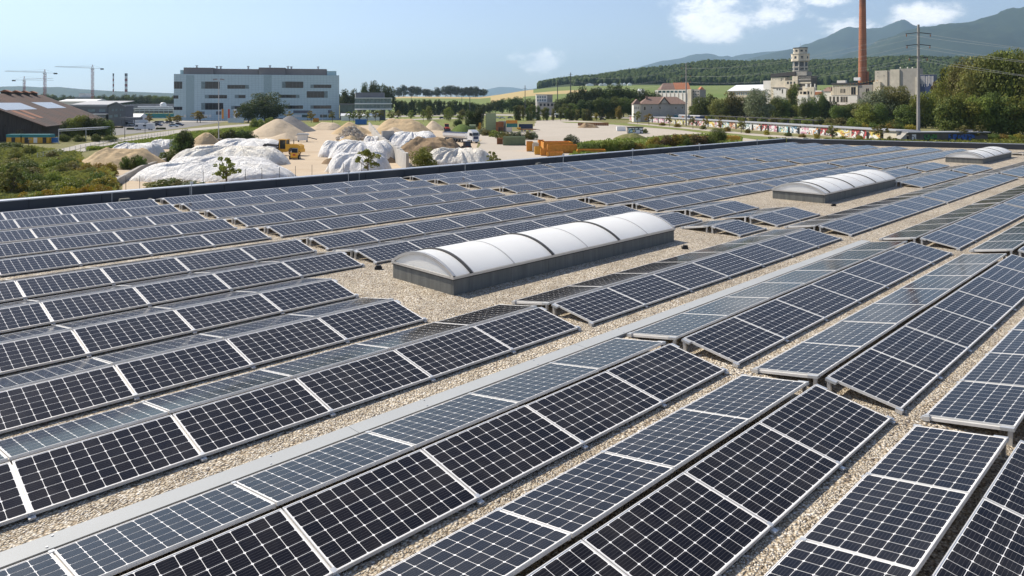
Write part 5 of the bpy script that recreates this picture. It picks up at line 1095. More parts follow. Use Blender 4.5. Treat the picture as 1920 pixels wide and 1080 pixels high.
while x < L-6:
    w = r4.uniform(4.0, 8.5); mb = MB(); mb.box(0, w, 0, .05, .25, r4.choice([2.4,2.8,2.9])); o = mb.build('graffiti_panel', f'graffiti_{(i*5+int(x))%14}', t, loc=(x, -.052, 0)); x += w+.15; i += 1
    if r4.random() < .55: mb = MB(); mb.box(x, x+1.1, -.08, .05, .05, 2.3); mb.build('door', 'paint_black', t); x += 1.3
    elif r4.random() < .4: x += r4.uniform(.5, 3)
# rail sidings behind: platform canopy, wagons, buffer posts
t = thing('railway_platform', 'long low grey railway platform behind graffiti wall', 'platform', A+Vector((12,6,0)), wa); mb = MB(); mb.box(5, L*.93, 9, 13, 0, 1.1); mb.build('platform', 'plaster_grey_and_shade', t); mb = MB(); mb.box(60, 172, 10, 12.5, 4.1, 4.4); mb.build('canopy', 'roof_dark', t)
for i in range(12): mb = MB(); mb.box(62+i*9.6, 62.4+i*9.6, 11, 11.4, 1.1, 4.1); mb.build('post', 'steel_dark', t)
for i, (s, m, lab) in enumerate([(14,'paint_navy','dark painted railway wagon, left of the teal one'),(30,'paint_teal','teal railway wagon behind graffiti wall'),(46,'paint_grey','grey railway wagon right of the teal one'),(62,'paint_navy','dark painted wagon, second right of teal wagon')]):
    p = A+Vector((12,6,0))+d.normalized()*s+Vector((-d.normalized().y, d.normalized().x, 0))*2.5; tt = thing('railway_wagon', lab, 'wagon', p, wa, 'railway wagons on the siding')
    mb = MB(); mb.box(0, 13.5, 0, 2.8, 1.1, 4.0); mb.build('body', m, tt); mb = MB(); mb.prism([(0,-.1,4.01),(0,2.9,4.01),(0,2.3,4.5),(0,.5,4.5)], (13.5,0,0)); mb.build('roof', 'roof_grey', tt)
    for xx in (1.8, 3.8, 9.7, 11.7): mb = MB(); mb.bar((xx,.3,.48),(xx,2.5,.48),.46,12); mb.build('wheelset', 'steel_dark', tt)
    mb = MB(); mb.box(5.2, 8.2, -.06, 0, 1.3, 3.8); mb.build('door', ['paint_blue','paint_teal','rust','paint_beige'][i], tt)
# dark wall with blue and green lettering to its right
A2 = Vector((114.5,207,0)); t = thing('dark_painted_wall', 'dark low wall with blue and green paint by power pole', 'wall', A2, R(4)); mb = MB(); mb.box(0, 24, 0, 5, 0, 2.7); mb.build('wall', 'stain_and_shade_dark', t); mb = MB(); mb.box(-.5,24.5,-.5,5.5,2.71,3.0); mb.build('roof','roof_grey',t)
for x0, x1, m in [(1,2.2,'graffiti_12'),(4.5,8.5,'graffiti_dark_green'),(12,20,'graffiti_dark_blue')]: mb = MB(); mb.box(x0,x1,-.05,0,.3,2.3); mb.build('painted_patch', m, t)
mb = MB(); mb.prism([(-3.5,0,.0),(-.6,0,0),(-.6,0,2.6)], (0,3,0)); mb.build('stair_ramp', 'plaster_grey_and_shade', t)
t = thing('red_shed', 'small rusty red shed among trees at right', 'shed', gp(1821, 261)); mb = MB(); mb.box(-.8,.8,0,2,0,2.4); mb.build('wall', 'rust', t); mb = MB(); gable_roof(mb,-.8,.8,0,2,2.41,.6,'x',.2); mb.build('roof','roof_dark',t)

# ================================================================== poles and wires
def cross_pole(px, yb, yt, arms, label, r=.32):
    p = gp(px, yb); k = p.y/F; h = H-(yt-YH)*k; t = thing('power_pole', label, 'power pole', p, 0, 'power line poles')
    mb = MB(); mb.bar((0,0,0), (0,0,h), r, 10, r*.62); mb.build('pole', 'pole_grey', t)
    for y, hw in arms:
        z = H-(y-YH)*k; mb = MB(); mb.beam((-hw*k,0,z-.25), (0,0,z+.15), .22, .2); mb.beam((0,0,z+.15), (hw*k,0,z-.25), .22, .2); a = mb.build('cross_arm', 'steel_dark', t); mb = MB()
        for s in (-1, 1): mb.lathe([(.10,z-1.1),(.16,z-.8),(.10,z-.5),(.05,z-.3)], 8, (s*hw*k*.93, 0))
        mb.build('insulator', 'rust', a)
    return p, k
PA = cross_pole(1722, 263.5, 46, [(62,24),(84,23),(107,18)], 'tall concrete power pole with three cross arms at right', .52)
PB = cross_pole(1286.5, 236, 118, [(125,9),(140,9),(151,9)], 'tall power pole rising before the gabled house', .42)
def thin_pole(px, d, yt, label, r=.35, arms=()):
    k = d/F; t = thing('power_pole', label, 'power pole', ((px-CX)*k, d, 0), 0, 'dark poles on the skyline'); h = H-(yt-YH)*k; mb = MB(); mb.bar((0,0,0),(0,0,h), r, 8, r*.6); mb.build('pole','steel_dark',t)
    for y in arms: z = H-(y-YH)*k; mb = MB(); mb.beam((-1.6,0,z),(1.6,0,z),.2,.2); mb.build('cross_arm','steel_dark',t)
thin_pole(1070, 560, 136, 'tallest dark pole left of the wood', .5, (140,150)); thin_pole(1045.5, 600, 150, 'dark pole right of the white office', .45, (156,)); thin_pole(984.5, 640, 160, 'dark pole left of the white office', .4, (166,)); thin_pole(866, 640, 180, 'thin dark pole below the hedgerow', .3); thin_pole(881, 600, 176, 'second thin dark pole below the hedgerow', .4); thin_pole(771, 640, 178, 'thin pale mast before the field', .25)
def wire(a, b, sag, label, r=.032):
    mb = MB(); n = 14; pts = [a.lerp(b, i/n)-Vector((0,0,sag*4*(i/n)*(1-i/n))) for i in range(n+1)]
    for p, q in zip(pts, pts[1:]): mb.bar(p, q, r, 4, cap=False)
    mb.build('power_wire', 'wire_metal', label=label, cat='wire', group='power line wires')
pa, ka = PA; nm = ['top','middle','lowest']
for i, (y, hw, yb2, off) in enumerate([(62,22,125,8),(84,21,140,8),(107,16,151,8)]):
    for j, s in enumerate((-1, 1)):
        a = Vector((pa.x+s*hw*ka, pa.y, H-(y+3-YH)*ka)); q = ap(2500, [118,150,185][i]+j*8, 150+10*j); wire(a, q, 2.0, f"{['left','right'][j]} {nm[i]} wire running right from tall power pole")
        b = Vector((PB[0].x+s*off*PB[1], PB[0].y, H-(yb2+3-YH)*PB[1])); wire(a, b, 3.0, f"{['left','right'][j]} {nm[i]} wire between the two large power poles", .016)
        wire(b, ap(1070+s*3, [140,150,156][i], 560), 4, f"{['left','right'][j]} {nm[i]} wire from gabled house pole to tallest dark pole", .014)
# flood light mast in the yard
p = gp(410, 268); k = p.y/F; t = thing('floodlight_mast', 'tall grey lamp mast with twin heads before blue building', 'lamp mast', p); h = H-(150-YH)*k
mb = MB(); mb.bar((0,0,0),(0,0,h),.16,8,.09); mb.build('mast','steel_galv',t); mb = MB(); mb.beam((-1.1,0,h),(1.1,0,h),.12,.12); mb.build('cross_bar','steel_galv',t)
for s in (-1, 1): mb = MB(); mb.prism([(s*.5,-.4,h+.1),(s*1.5,-.4,h-.1),(s*1.5,-.4,h+.3),(s*.5,-.4,h+.4)],(0,.7,0)); mb.build('lamp_head','paint_grey',t)
mb = MB(); mb.box(-.7,.7,-.7,.7,0,1.2); mb.build('plinth','plaster_grey_and_shade',t)
for i, (px, yb, yt, lab) in enumerate([(234,259,219,'thin dark lamp post beside the road, left one'),(272,250,231,'thin dark lamp post beside the road, right one'),(54,284,262,'thin dark post before the teal cabin'),(536,226,211,'thin dark post before blue building, left'),(577,226,212,'thin dark post before blue building, middle'),(605,226,213,'pale post before blue building'),(189,262,240,'thin dark post by the leafy trees'),(1063,224,200,'street lamp behind the poplars')]):
    p = gp(px, yb); k = p.y/F; h = H-(yt-YH)*k; t = thing('lamp_post', lab, 'lamp post', p); mb = MB(); mb.bar((0,0,0),(0,0,h),.10,6,.07); mb.build('post','steel_dark' if i != 5 else 'steel_white',t); mb = MB(); mb.box(-.15,.55,-.15,.15,h,h+.14); mb.build('lamp_head','paint_grey',t)

# ================================================================== heaps and covered mounds
from mathutils import noise as NZ
def mound(name, label, cat, px0, px1, yt, yb, dep, mat, power=1.0, flat=0.0, folds=0.0, rough=.06, peak=.5, group=None, seed=0, rz=0.0):
    """heap whose front foot meets row yb; dep: depth in metres; power 1 = cone, larger = fuller; flat: length of the level ridge (0..1)"""
    df = F*H/(yb-YH); dc = df+dep*.42; k = dc/F; w = (px1-px0)*k; h = H-(yt-YH)*k; cx = ((px0+px1)/2-CX)*k
    nr, na = 20, 150 if folds else 84; mb = MB(); ox = (peak-.5)*w
    for j in range(nr+1):
        r = j/nr
        for i in range(na):
            a = 2*math.pi*i/na; ca, sa = math.cos(a), math.sin(a); e = .75 if flat else 1.0
            ex = math.copysign(abs(ca)**e, ca); ey = math.copysign(abs(sa)**e, sa)
            n1 = NZ.noise(Vector((ca*1.6+seed*3.1, sa*1.6, seed))); rr = r*(1+.12*n1*r)
            x = ex*rr*w/2*(1-flat*(1-r)*0)+ox*(1-r); y = ey*rr*dep/2
            u = max(0, abs(ex*rr)-flat)/(1-flat) if flat else abs(ex*rr); q = math.sqrt(u*u+(ey*rr)**2) if flat else r
            z = h*max(0, 1-min(1, q)**power)
            if power <= 1.01: z = h*(1-math.sqrt(r*r+.012))/(1-math.sqrt(.012))
            n2 = NZ.fractal(Vector((x*.35+seed*5, y*.35, seed*2)), .8, 2.1, 4)
            z += h*rough*n2*2*(1-r**3)*min(1, .25+r*2)
            if folds: z += h*folds*(NZ.noise(Vector((ca*7+seed, sa*7, r*1.2+seed*3)))*1.0+.7*NZ.noise(Vector((ca*17, sa*17, r*1.5+seed)))+.35*NZ.noise(Vector((x*.9, y*.9, seed))))*min(1, .25+r*1.5)*(1-r**7)
            mb.v.append((x, y, max(0, z) if r < 1 else -.05))
    for j in range(nr):
        for i in range(na): mb.f.append((j*na+i, (j+1)*na+i, (j+1)*na+(i+1)%na, j*na+(i+1)%na)); mb.m.append(0)
    me = mb.mesh(name, mat, True); bm = bmesh.new(); bm.from_mesh(me); bmesh.ops.remove_doubles(bm, verts=bm.verts, dist=1e-4); bmesh.ops.recalc_face_normals(bm, faces=bm.faces); bm.to_mesh(me); bm.free()
    return link(name, me, None, (cx, dc, .02), (0,0,rz), label, cat, group)
gh = 'loose heaps in the yard'; gt = 'tarpaulin covered mounds'
mound('gravel_heap', 'dark grey gravel cone behind the sand cone', 'heap', 497, 589, 217, 249, 30, 'heap_grey', 1, rough=.02, group=gh, seed=1)
mound('sand_heap', 'tall beige sand cone left of the dark gravel cone', 'heap', 464, 578, 223, 257, 28, 'heap_sand', 1, rough=.02, group=gh, seed=2)
mound('sand_heap', 'low pale sand fan before the sand cone', 'heap', 488, 566, 250, 266, 14, 'heap_sand', 1, rough=.02, group=gh, seed=3, peak=.62)
mound('earth_heap', 'brown steep heap beside the lamp mast', 'heap', 359, 412, 249, 271, 9, 'heap_tan', 1.8, rough=.08, group=gh, seed=4)
mound('sand_heap', 'long low heap before the blue building', 'heap', 583, 644, 229.5, 244, 20, 'heap_sand', 1.4, .3, rough=.05, group=gh, seed=5)
mound('sand_heap', 'reddish tan heap behind the rubble', 'heap', 622, 700, 228.5, 252, 18, 'heap_tan', 1, rough=.05, group=gh, seed=6, peak=.42)
mound('earth_heap', 'brown earth slope left of the rubble', 'heap', 600, 690, 254, 284, 16, 'heap_tan', 1.2, rough=.1, group=gh, seed=8, peak=.65)
mound('sand_heap', 'largest sand heap with level top near centre', 'heap', 699, 812, 223, 252, 26, 'heap_tan', 1.3, .35, rough=.05, group=gh, seed=9, peak=.45)
mound('sand_heap', 'small pointed sand heap right of the largest', 'heap', 793, 838, 226, 244, 14, 'heap_sand', 1, rough=.03, group=gh, seed=10, peak=.4)
mound('sand_heap', 'pale sand fan in front of the largest heap', 'heap', 706, 772, 238.5, 256, 12, 'heap_sand', 1, rough=.03, group=gh, seed=11)
mound('earth_heap', 'dark soil mound under grey blue sheet', 'heap', 735, 872, 260, 297, 14, 'heap_soil', 1.6, .3, rough=.13, group=gh, seed=12)
mound('earth_heap', 'dark soil ridge left of the compact loader', 'heap', 800, 872, 262, 284, 8, 'heap_soil', 1.4, .2, rough=.12, group=gh, seed=13)
mound('earth_heap', 'wide brown earth mound at left of yard', 'heap', 156, 304, 279, 318, 16, 'heap_tan', 1.6, .3, rough=.13, group=gh, seed=14)
mound('earth_heap', 'small dirt heap right of the covered mounds', 'heap', 706, 748, 292, 306, 6, 'heap_soil', 1.3, rough=.15, group=gh, seed=15)
mound('earth_heap', 'low dirt heap at the left foot of white covers', 'heap', 603, 640, 296, 308, 5, 'heap_soil', 1.3, rough=.15, group=gh, seed=16)
mound('grass_mound', 'bright green grassy mound behind the truck', 'mound', 845, 888, 233, 248, 12, 'heap_green', 2, rough=.05, group=gh, seed=17)
mound('grass_mound', 'dry grassy hump on the verge', 'mound', 1150, 1215, 250, 262, 10, 'meadow', 1.8, rough=.08, group=gh, seed=18)
mound('earth_heap', 'reddish earth heap before the brown boards', 'heap', 1082, 1124, 231.5, 240, 8, 'heap_soil', 1.4, .2, rough=.2, group=gh, seed=19)
for i, (a, b, yt, yb, dep, m, lab) in enumerate([(396,536,261,283,10,'tarp_white','white covered mound behind the wheel loader'),(318,545,276,312,11,'tarp_cream','wide cream covered mound with ragged right end'),(305,522,294,317,7,'tarp_white','low white covered mound in the middle of group'),(250,556,305,341,11,'tarp_white','foremost wide white covered mound by parapet'),(205,308,270,303,10,'tarp_white','white covered mound behind the brown earth mound'),(282,332,262,280,8,'tarp_white','small white covered mound near the road'),(598,672,266,295,9,'tarp_white','white covered mound beside the sandy lane'),(614,748,266,306,11,'tarp_white','tall white covered mound left of block wall'),(612,734,288,325,10,'tarp_white','foremost white covered mound right of the lane'),(635,668,254.5,264,4,'tarp_white','tiny white sheet on the brown slope'),(680,716,256,276,6,'tarp_white','narrow white cover against the block wall'),(722,826,248.5,278,14,'tarp_white','arched white cover right of the block wall'),(804,872,277,288,7,'tarp_white','low pale cover behind the long cream cover'),(792,928,280,313,8,'tarp_cream','long cream cover nearest the parapet at centre')]):
    mound('covered_mound', lab, 'covered mound', a, b, yt, yb, dep, m, 2.4, .5, folds=.14 if m == 'tarp_white' else .19, rough=.045, group=gt, seed=30+i)
mound('crumpled_sheet', 'crumpled grey blue sheet over dark soil', 'tarpaulin', 738, 822, 264, 294, 8, 'tarp_blue', 1.8, .2, folds=.3, rough=.12, seed=51)
# rubble lumps
t = mound('rubble_heap', 'heap of pale broken stone lumps in yard', 'heap', 630, 690, 239, 264, 12, 'heap_rubble', 1.2, .1, rough=.1, group=gh, seed=7)
r5 = random.Random(3); bmr = bmesh.new(); bmesh.ops.create_icosphere(bmr, subdivisions=1, radius=1)
for v in bmr.verts: v.co *= r5.uniform(.7, 1.25)
lm = bpy.data.meshes.new('stone'); bmr.to_mesh(lm); bmr.free(); lm.materials.append(M('heap_rubble'))
tv = [v.co.copy() for v in t.data.vertices if v.co.z > .1 and v.co.y < 3]
for i in range(240):
    p = tv[r5.randrange(len(tv))]; o = link('stone', lm, t, p+Vector((r5.uniform(-.4,.4), r5.uniform(-.4,.4), .05)), (r5.uniform(0,3),r5.uniform(0,3),0)); s = r5.uniform(.18,.55); o.scale = (s*1.3, s, s*.8)

# block wall in the yard
def panel_wall(pts, h, label, n_per=2.4, th=.5, mat='concrete'):
    t = thing('block_wall', label, 'wall', pts[0]); i = 0
    for a, b in zip(pts, pts[1:]):
        L = (b-a).length; n = max(1, int(L/n_per)); d = (b-a)/L; nr = Vector((-d.y, d.x, 0))*th/2
        for k in range(n):
            p = a+d*(L*k/n+.03)-pts[0]; q = a+d*(L*(k+1)/n-.03)-pts[0]; hh = h*(1+rng.uniform(-.04,.04)); mb = MB(); mb.prism([p-nr, q-nr, q+nr, p+nr], (0,0,hh)); mb.build('concrete_panel', mat, t)
panel_wall([gp(692,242), gp(713,276), gp(738,300), gp(764,322)], 3.0, 'grey concrete panel wall running down the yard')
panel_wall([gp(716,277), gp(738,276)], 4.2, 'short tall concrete wall behind the arched cover')
panel_wall([gp(203,356), gp(262,322), gp(330,298)], .9, 'low dark concrete edge at left of covered mounds', mat='plaster_grey_and_shade')
# wire fence posts along the near edge of the yard
for i, px in enumerate([236,262,381,460,491,524,554,585,615,644,678,1030]):
    yb = lerp_tab([(236,362),(460,344),(554,338),(700,326),(1030,306)], px); p = gp(px, yb); mb = MB(); mb.bar((0,0,0),(0,0,2.1),.035,5); mb.build('fence_post','steel_dark',loc=p,label=f'thin fence post along the near yard edge, {nth(i+1)} from left',cat='fence post',group='thin fence posts at the yard edge')
# road barrier of mesh panels
t = thing('mesh_fence', 'low pale mesh fence along the left road', 'fence', gp(70,302)); o = gp(70,302); pts = [(70,302),(120,291),(170,281.5),(240,267.5),(330,252.5)]
for a, b in zip(pts, pts[1:]):
    A_, B_ = gp(*a)-o, gp(*b)-o; n = max(2, int((B_-A_).length/3.2))
    for k in range(n):
        p = A_.lerp(B_, k/n); q = A_.lerp(B_, (k+1)/n); mb = MB(); mb.bar(p, p+Vector((0,0,1.6)), .05, 5); mb.build('post','steel_galv',t); mb = MB()
        for z in (.4,.8,1.2,1.55): mb.bar(p+Vector((0,0,z)), q+Vector((0,0,z)), .022, 4, cap=False)
        mb.build('rail','steel_galv',t)

# ================================================================== vehicles and containers
def wheel(t, x, y, r, w, rimr=.55, parent=None):
    mb = MB(); mb.bar((x,y-w/2,r),(x,y+w/2,r),r,18); o = mb.build('wheel','tyre',t); mb = MB(); mb.bar((x,y-w/2-.02,r),(x,y+w/2+.02,r),r*rimr,14); mb.build('rim','rim',o)
# wheel loader, tail to the right
p = gp(531, 292.5); t = thing('wheel_loader', 'yellow wheel loader working behind the cream covered mound', 'wheel loader', p+Vector((0,1.2,0)), R(172))
mb = MB(); mb.prism([(-3.9,-1.1,1.0),(-3.9,-1.1,2.2),(-3.3,-1.1,2.55),(-.6,-1.1,2.55),(-.6,-1.1,1.0)], (0,2.2,0)); mb.build('engine_hood','paint_yellow',t)
mb = MB(); mb.box(-4.1,-3.9,-1.1,1.1,.8,1.5); mb.build('counterweight','paint_yellow',t); mb = MB(); mb.box(-.5,3.0,-.6,.6,.8,1.5); mb.build('front_frame','paint_yellow',t)
mb = MB(); mb.prism([(-.55,-.8,1.5),(1.1,-.8,1.5),(1.2,-.8,2.4),(.9,-.8,3.4),(-.55,-.8,3.4)], (0,1.6,0)); cab_ = mb.build('cab','glass_dark',t); mb = MB(); mb.box(-.7,1.05,-.9,.9,3.41,3.55); mb.build('cab_roof','paint_yellow',cab_)
for x in (-.6,.85):
    for y in (-.82,.82): mb = MB(); mb.beam((x,y,1.5),(x,y,3.42),.12,.12); mb.build('pillar','paint_yellow',cab_)
mb = MB()
for y in (-.55,.55): mb.beam((1.6,y,2.1),(4.4,y,2.4),.2,.4); mb.beam((4.4,y,2.4),(5.3,y,1.2),.2,.35)
mb.build('lift_arm','steel_dark',t); mb = MB(); mb.prism([(5.2,-1.5,.3),(6.4,-1.5,.2),(6.3,-1.5,.35),(5.6,-1.5,.7),(5.5,-1.5,1.6),(5.25,-1.5,1.5)], (0,3,0)); mb.build('bucket','steel_dark',t)
for x in (-2.3, 1.9):
    for y in (-1.05, 1.05): wheel(t, x, y, .85, .6, .45); mb = MB(); mb.prism([(x-1.0,y-.32,1.15),(x-.5,y-.32,1.75),(x+.5,y-.32,1.75),(x+1.0,y-.32,1.15),(x+.95,y-.32,1.25),(x+.45,y-.32,1.85),(x-.45,y-.32,1.85),(x-.95,y-.32,1.25)][:4],(0,.64,0)); mb.build('mudguard','steel_dark',t)
mb = MB(); mb.bar((-2.2,.4,2.5),(-2.2,.4,3.5),.09,8); mb.build('exhaust','steel_dark',t)
# skid steer seen from behind
p = gp(553, 298.5); t = thing('skid_steer', 'small yellow skid steer loader seen from behind', 'skid steer', p, R(100))
mb = MB(); mb.box(-1.3,.6,-.7,.7,.4,1.35); mb.build('body','paint_yellow',t); mb = MB(); mb.prism([(-.9,-.55,1.36),(.7,-.55,1.36),(.6,-.55,2.2),(-.6,-.55,2.2)],(0,1.1,0)); mb.build('cab','paint_black',t); mb = MB(); mb.box(-1.34,-1.3,-.25,.25,.8,1.15); mb.build('tail_panel','paint_red',t)
mb = MB()
for y in (-.82,.82): mb.beam((-1.2,y,1.5),(.8,y,1.2),.14,.2); mb.beam((.8,y,1.2),(1.5,y,.4),.14,.2)
mb.build('lift_arm','paint_yellow',t); mb = MB(); mb.prism([(1.3,-.95,.1),(2.2,-.95,.1),(1.5,-.95,.3),(1.4,-.95,.9),(1.3,-.95,.9)],(0,1.9,0)); mb.build('bucket','steel_dark',t)
for x in (-.85,.55):
    for y in (-.85,.85): wheel(t, x, y, .42, .3)
# tipper truck
p = gp(882, 268.5); t = thing('tipper_truck', 'white tractor truck with silver tipper trailer on gravel', 'truck', p+Vector((0,1.5,0)), R(-46))
mb = MB(); mb.prism([(.0,-1.25,.9),(2.2,-1.25,.9),(2.25,-1.25,2.1),(2.05,-1.25,3.2),(.0,-1.25,3.2)],(0,2.5,0)); cab_ = mb.build('cab','paint_white',t)
mb = MB(); mb.prism([(.2,-1.15,3.21),(1.9,-1.15,3.21),(1.2,-1.15,3.75),(.2,-1.15,3.75)],(0,2.3,0)); mb.build('roof_fairing','paint_white',t)
mb = MB(); mb.add([(2.27,-1.1,2.1),(2.27,1.1,2.1),(2.13,1.1,2.95),(2.13,-1.1,2.95),(2.2,-1.1,2.1),(2.2,1.1,2.1),(2.05,1.1,2.95),(2.05,-1.1,2.95)],[(0,1,2,3),(7,6,5,4),(0,4,5,1),(1,5,6,2),(2,6,7,3),(3,7,4,0)]); mb.build('windscreen','glass_dark',cab_)
mb = MB(); mb.box(2.21,2.29,-.85,.85,1.15,1.95); mb.build('grille','paint_navy',cab_)
for y in (-1.28,1.26): mb = MB(); mb.box(.9,1.9,y,y+.02,2.1,2.9); mb.build('side_window','glass_dark',cab_)
mb = MB(); mb.box(2.1,2.36,-1.24,1.24,.45,.88); mb.build('bumper','paint_white',t)
for y in (-.95,.95): mb = MB(); mb.box(2.36,2.39,y-.2,y+.2,.6,.8); mb.build('headlight','glass_screen',t); mb = MB(); mb.box(2.0,2.25,y*1.42-.1,y*1.42+.1,2.0,2.7); mb.build('mirror','paint_black',t)
mb = MB(); mb.box(-3.8,0,-.5,.5,.75,1.05); mb.build('chassis','paint_grey',t); mb = MB(); mb.box(-1.9,-.2,-1.22,-.7,.4,1.0); mb.box(-1.9,-.2,.7,1.22,.4,1.0); mb.build('side_skirt','paint_white',t)
prof = [(-1.2,2.75)]+[(-1.2*math.cos(math.pi*i/10), 2.0-.85*math.sin(math.pi*i/10)) for i in range(11)]+[(1.2,2.75)]
mb = MB(); mb.prism([(-11.2,y,z) for y, z in prof],(10.3,0,0)); mb.build('tipper_body','steel_white',t); mb = MB(); mb.box(-11.3,-.8,-1.26,1.26,2.76,2.88); mb.build('cover_rail','paint_navy',t); mb = MB(); mb.box(-11.0,-1.5,-.5,.5,.9,1.2); mb.build('trailer_frame','paint_grey',t)
for x in (1.3,-2.6,-6.4,-7.8,-9.2,-10.5):
    for y in (-1.05,1.05): wheel(t, x, y, .52, .35)
# compact loader and tractor
p = gp(875, 284); t = thing('compact_loader', 'dark compact loader beside the soil ridge', 'loader', p, R(-60)); mb = MB(); mb.box(-1.3,1.1,-.75,.75,.5,1.3); mb.build('body','paint_black',t); mb = MB(); mb.prism([(-.5,-.7,1.31),(.9,-.7,1.31),(.7,-.7,2.3),(-.4,-.7,2.3)],(0,1.4,0)); mb.build('cab','glass_dark',t); mb = MB(); mb.box(-.5,.8,-.75,.75,2.31,2.4); mb.build('cab_roof','paint_black',t); mb = MB(); mb.box(1.12,1.16,-.5,-.2,.9,1.2); mb.build('tail_light','paint_red',t)
mb = MB(); mb.prism([(-2.4,-.9,.1),(-1.4,-.9,.1),(-1.4,-.9,.8),(-1.6,-.9,.8)],(0,1.8,0)); mb.build('bucket','steel_dark',t)
for x in (-.8,.7):
    for y in (-.8,.8): wheel(t, x, y, .48, .34)
p = gp(838, 247); t = thing('tractor_loader', 'red loader with dark front bucket facing camera', 'tractor', p, R(-80)); mb = MB(); mb.prism([(-2,-.6,.9),(1.6,-.6,.9),(1.6,-.6,1.7),(0,-.6,1.9),(-2,-.6,1.9)],(0,1.2,0)); mb.build('hood','paint_red',t); mb = MB(); mb.prism([(-1.9,-.8,1.91),(-.2,-.8,1.91),(-.4,-.8,3.0),(-1.7,-.8,3.0)],(0,1.6,0)); mb.build('cab','glass_dark',t); mb = MB(); mb.box(-1.9,-.2,-.9,.9,3.01,3.12); mb.build('cab_roof','paint_red',t); mb = MB(); mb.prism([(2.6,-1.2,.1),(3.6,-1.2,.1),(3.3,-1.2,.2),(2.8,-1.2,1.2),(2.6,-1.2,1.2)],(0,2.4,0)); mb.build('bucket','steel_dark',t)
mb = MB()
for y in (-.8,.8): mb.beam((-.4,y,1.8),(2.0,y,1.5),.15,.2); mb.beam((2.0,y,1.5),(2.8,y,.6),.15,.2)
mb.build('lift_arm','paint_red',t)
for x, r in ((-1.2,.85),(1.2,.6)):
    for y in (-.95,.95): wheel(t, x, y, r, .45)
# crushing plant parts in the lane
p = gp(573, 266); t = thing('screening_machine', 'small pale screening machine behind the wheel loader', 'machine', p, R(10)); mb = MB(); mb.box(-2.2,.6,-.9,.9,.5,2.0); mb.build('hopper','plaster_white',t); mb = MB(); mb.prism([(-2.6,-1,2.0),(1.0,-1,2.0),(.6,-1,2.5),(-2.2,-1,2.5)],(0,2,0)); mb.build('hopper_rim','steel_galv',t); mb = MB(); mb.beam((.6,0,1.4),(3.2,0,.7),.8,.2); mb.build('conveyor','steel_dark',t); mb = MB(); [mb.box(x-.1,x+.1,y-.1,y+.1,0,.55) for x in (-2,.4) for y in (-.7,.7)]; mb.build('leg_frame','steel_dark',t)

def container(px0, px1, yt, yb, dep, mat, label, rz=0.0, open_top=False, ribs=8, z0=0.0, zh=None, group='waste skips and containers', name='container', yaw=0.0):
    """steel box with corrugated sides, corner posts and end doors; front foot on row yb"""
    df = F*(H-z0)/(yb-YH); k = df/F; L = (px1-px0)*k; h = zh or (yb-yt)*k; t = thing(name, label, name.replace('_',' ').split()[-1], ((px0-CX)*k, df, z0+.01), yaw, group)
    w = .08
    mb = MB()
    if open_top:
        mb.box(0,L,0,w,.15,h); mb.box(0,L,dep-w,dep,.15,h); mb.box(0,w,w,dep-w,.15,h); mb.box(L-w,L,w,dep-w,.15,h); mb.box(0,L,0,dep,.1,.15)
    else: mb.box(.02,L-.02,.02,dep-.02,.12,h-.02)
    b = mb.build('shell', mat, t)
    for i in range(ribs): x = L*(i+.5)/ribs; mb = MB(); mb.box(x-.10,x+.10,-.07,.018,.2,h-.15); mb.build('rib', mat, t)
    for x in (0, L-.14):
        for y in (-.03, dep-.11): mb = MB(); mb.box(x-.03,x+.17,y,y+.14,.0,h+.02); mb.build('corner_post', mat, t)
    mb = MB(); mb.box(-.04,L+.04,-.08,.06,h-.12,h+.04); mb.box(-.04,L+.04,dep-.06,dep+.08,h-.12,h+.04); mb.build('top_rail', mat, t)
    mb = MB(); mb.box(-.06,-.03,.2,dep-.2,.2,h-.2); mb.build('end_door', mat, t)
    return t
container(943.5,985,257,273,2.5,'paint_green','long olive green container on gravel',ribs=14); container(932,942.5,259.5,271,2.4,'rust','short rusty brown box left of the olive container',ribs=4)
container(988,1000,267,284.5,4.5,'paint_orange','orange skip at left end of skip cluster',open_top=True,ribs=3); container(999,1010,269,285.5,3.5,'paint_beige','worn pale skip second in skip cluster',open_top=True,ribs=3)
container(1003,1016,276,290.5,3,'paint_yellow','yellow orange skip in front left of cluster',open_top=True,ribs=3); container(1010,1021,264.5,280,6,'paint_orange','taller orange skip behind the front ones',open_top=True,ribs=3)
container(1014,1027,280,292.5,2.2,'paint_orange','low orange skip in front of cluster',open_top=True,ribs=3); container(1020,1075,267,283,5,'paint_orange','long orange skip at the back of cluster',open_top=True,ribs=10,yaw=R(6)); container(1027,1082,272,287.5,2.4,'paint_orange','long orange skip with white plate in front',open_top=True,ribs=9)
container(1026,1056,286,294,2.3,'paint_orange','low orange skip lying nearest the parapet',open_top=True,ribs=6); container(1083,1136,281,291,2.4,'paint_orange','long flat orange skip right of the cluster',open_top=True,ribs=10)
container(1278,1308,253.5,263,2.4,'paint_yellow','yellow container left of the round bush',ribs=6); container(1309,1340,256,266,2.4,'paint_yellow','yellow container behind the verge bushes',ribs=6); container(1359,1388,255.5,266,2.4,'paint_yellow','yellow container right of the round bush',ribs=6)
container(1157,1173,237.5,246,2.4,'paint_white','small white container on the gravel lot',ribs=4); container(666,686,224,234,2.4,'paint_blue','bright blue container beyond the block wall',ribs=4); container(587,596,222,229.5,2.2,'paint_orange','small orange container before the blue building',ribs=3)
container(973,999,233,242,2.5,'paint_navy','dark navy container beyond the old container stack',ribs=8)
container(930,944,229,248,2.4,'rust','dark rusty container in the container stack',ribs=4); container(934,949,238.5,248,2.4,'stain_and_shade_dark','dark open box at foot of container stack',ribs=4); container(948,960,239,248,2.4,'plaster_white','white box at foot of container stack',ribs=3)
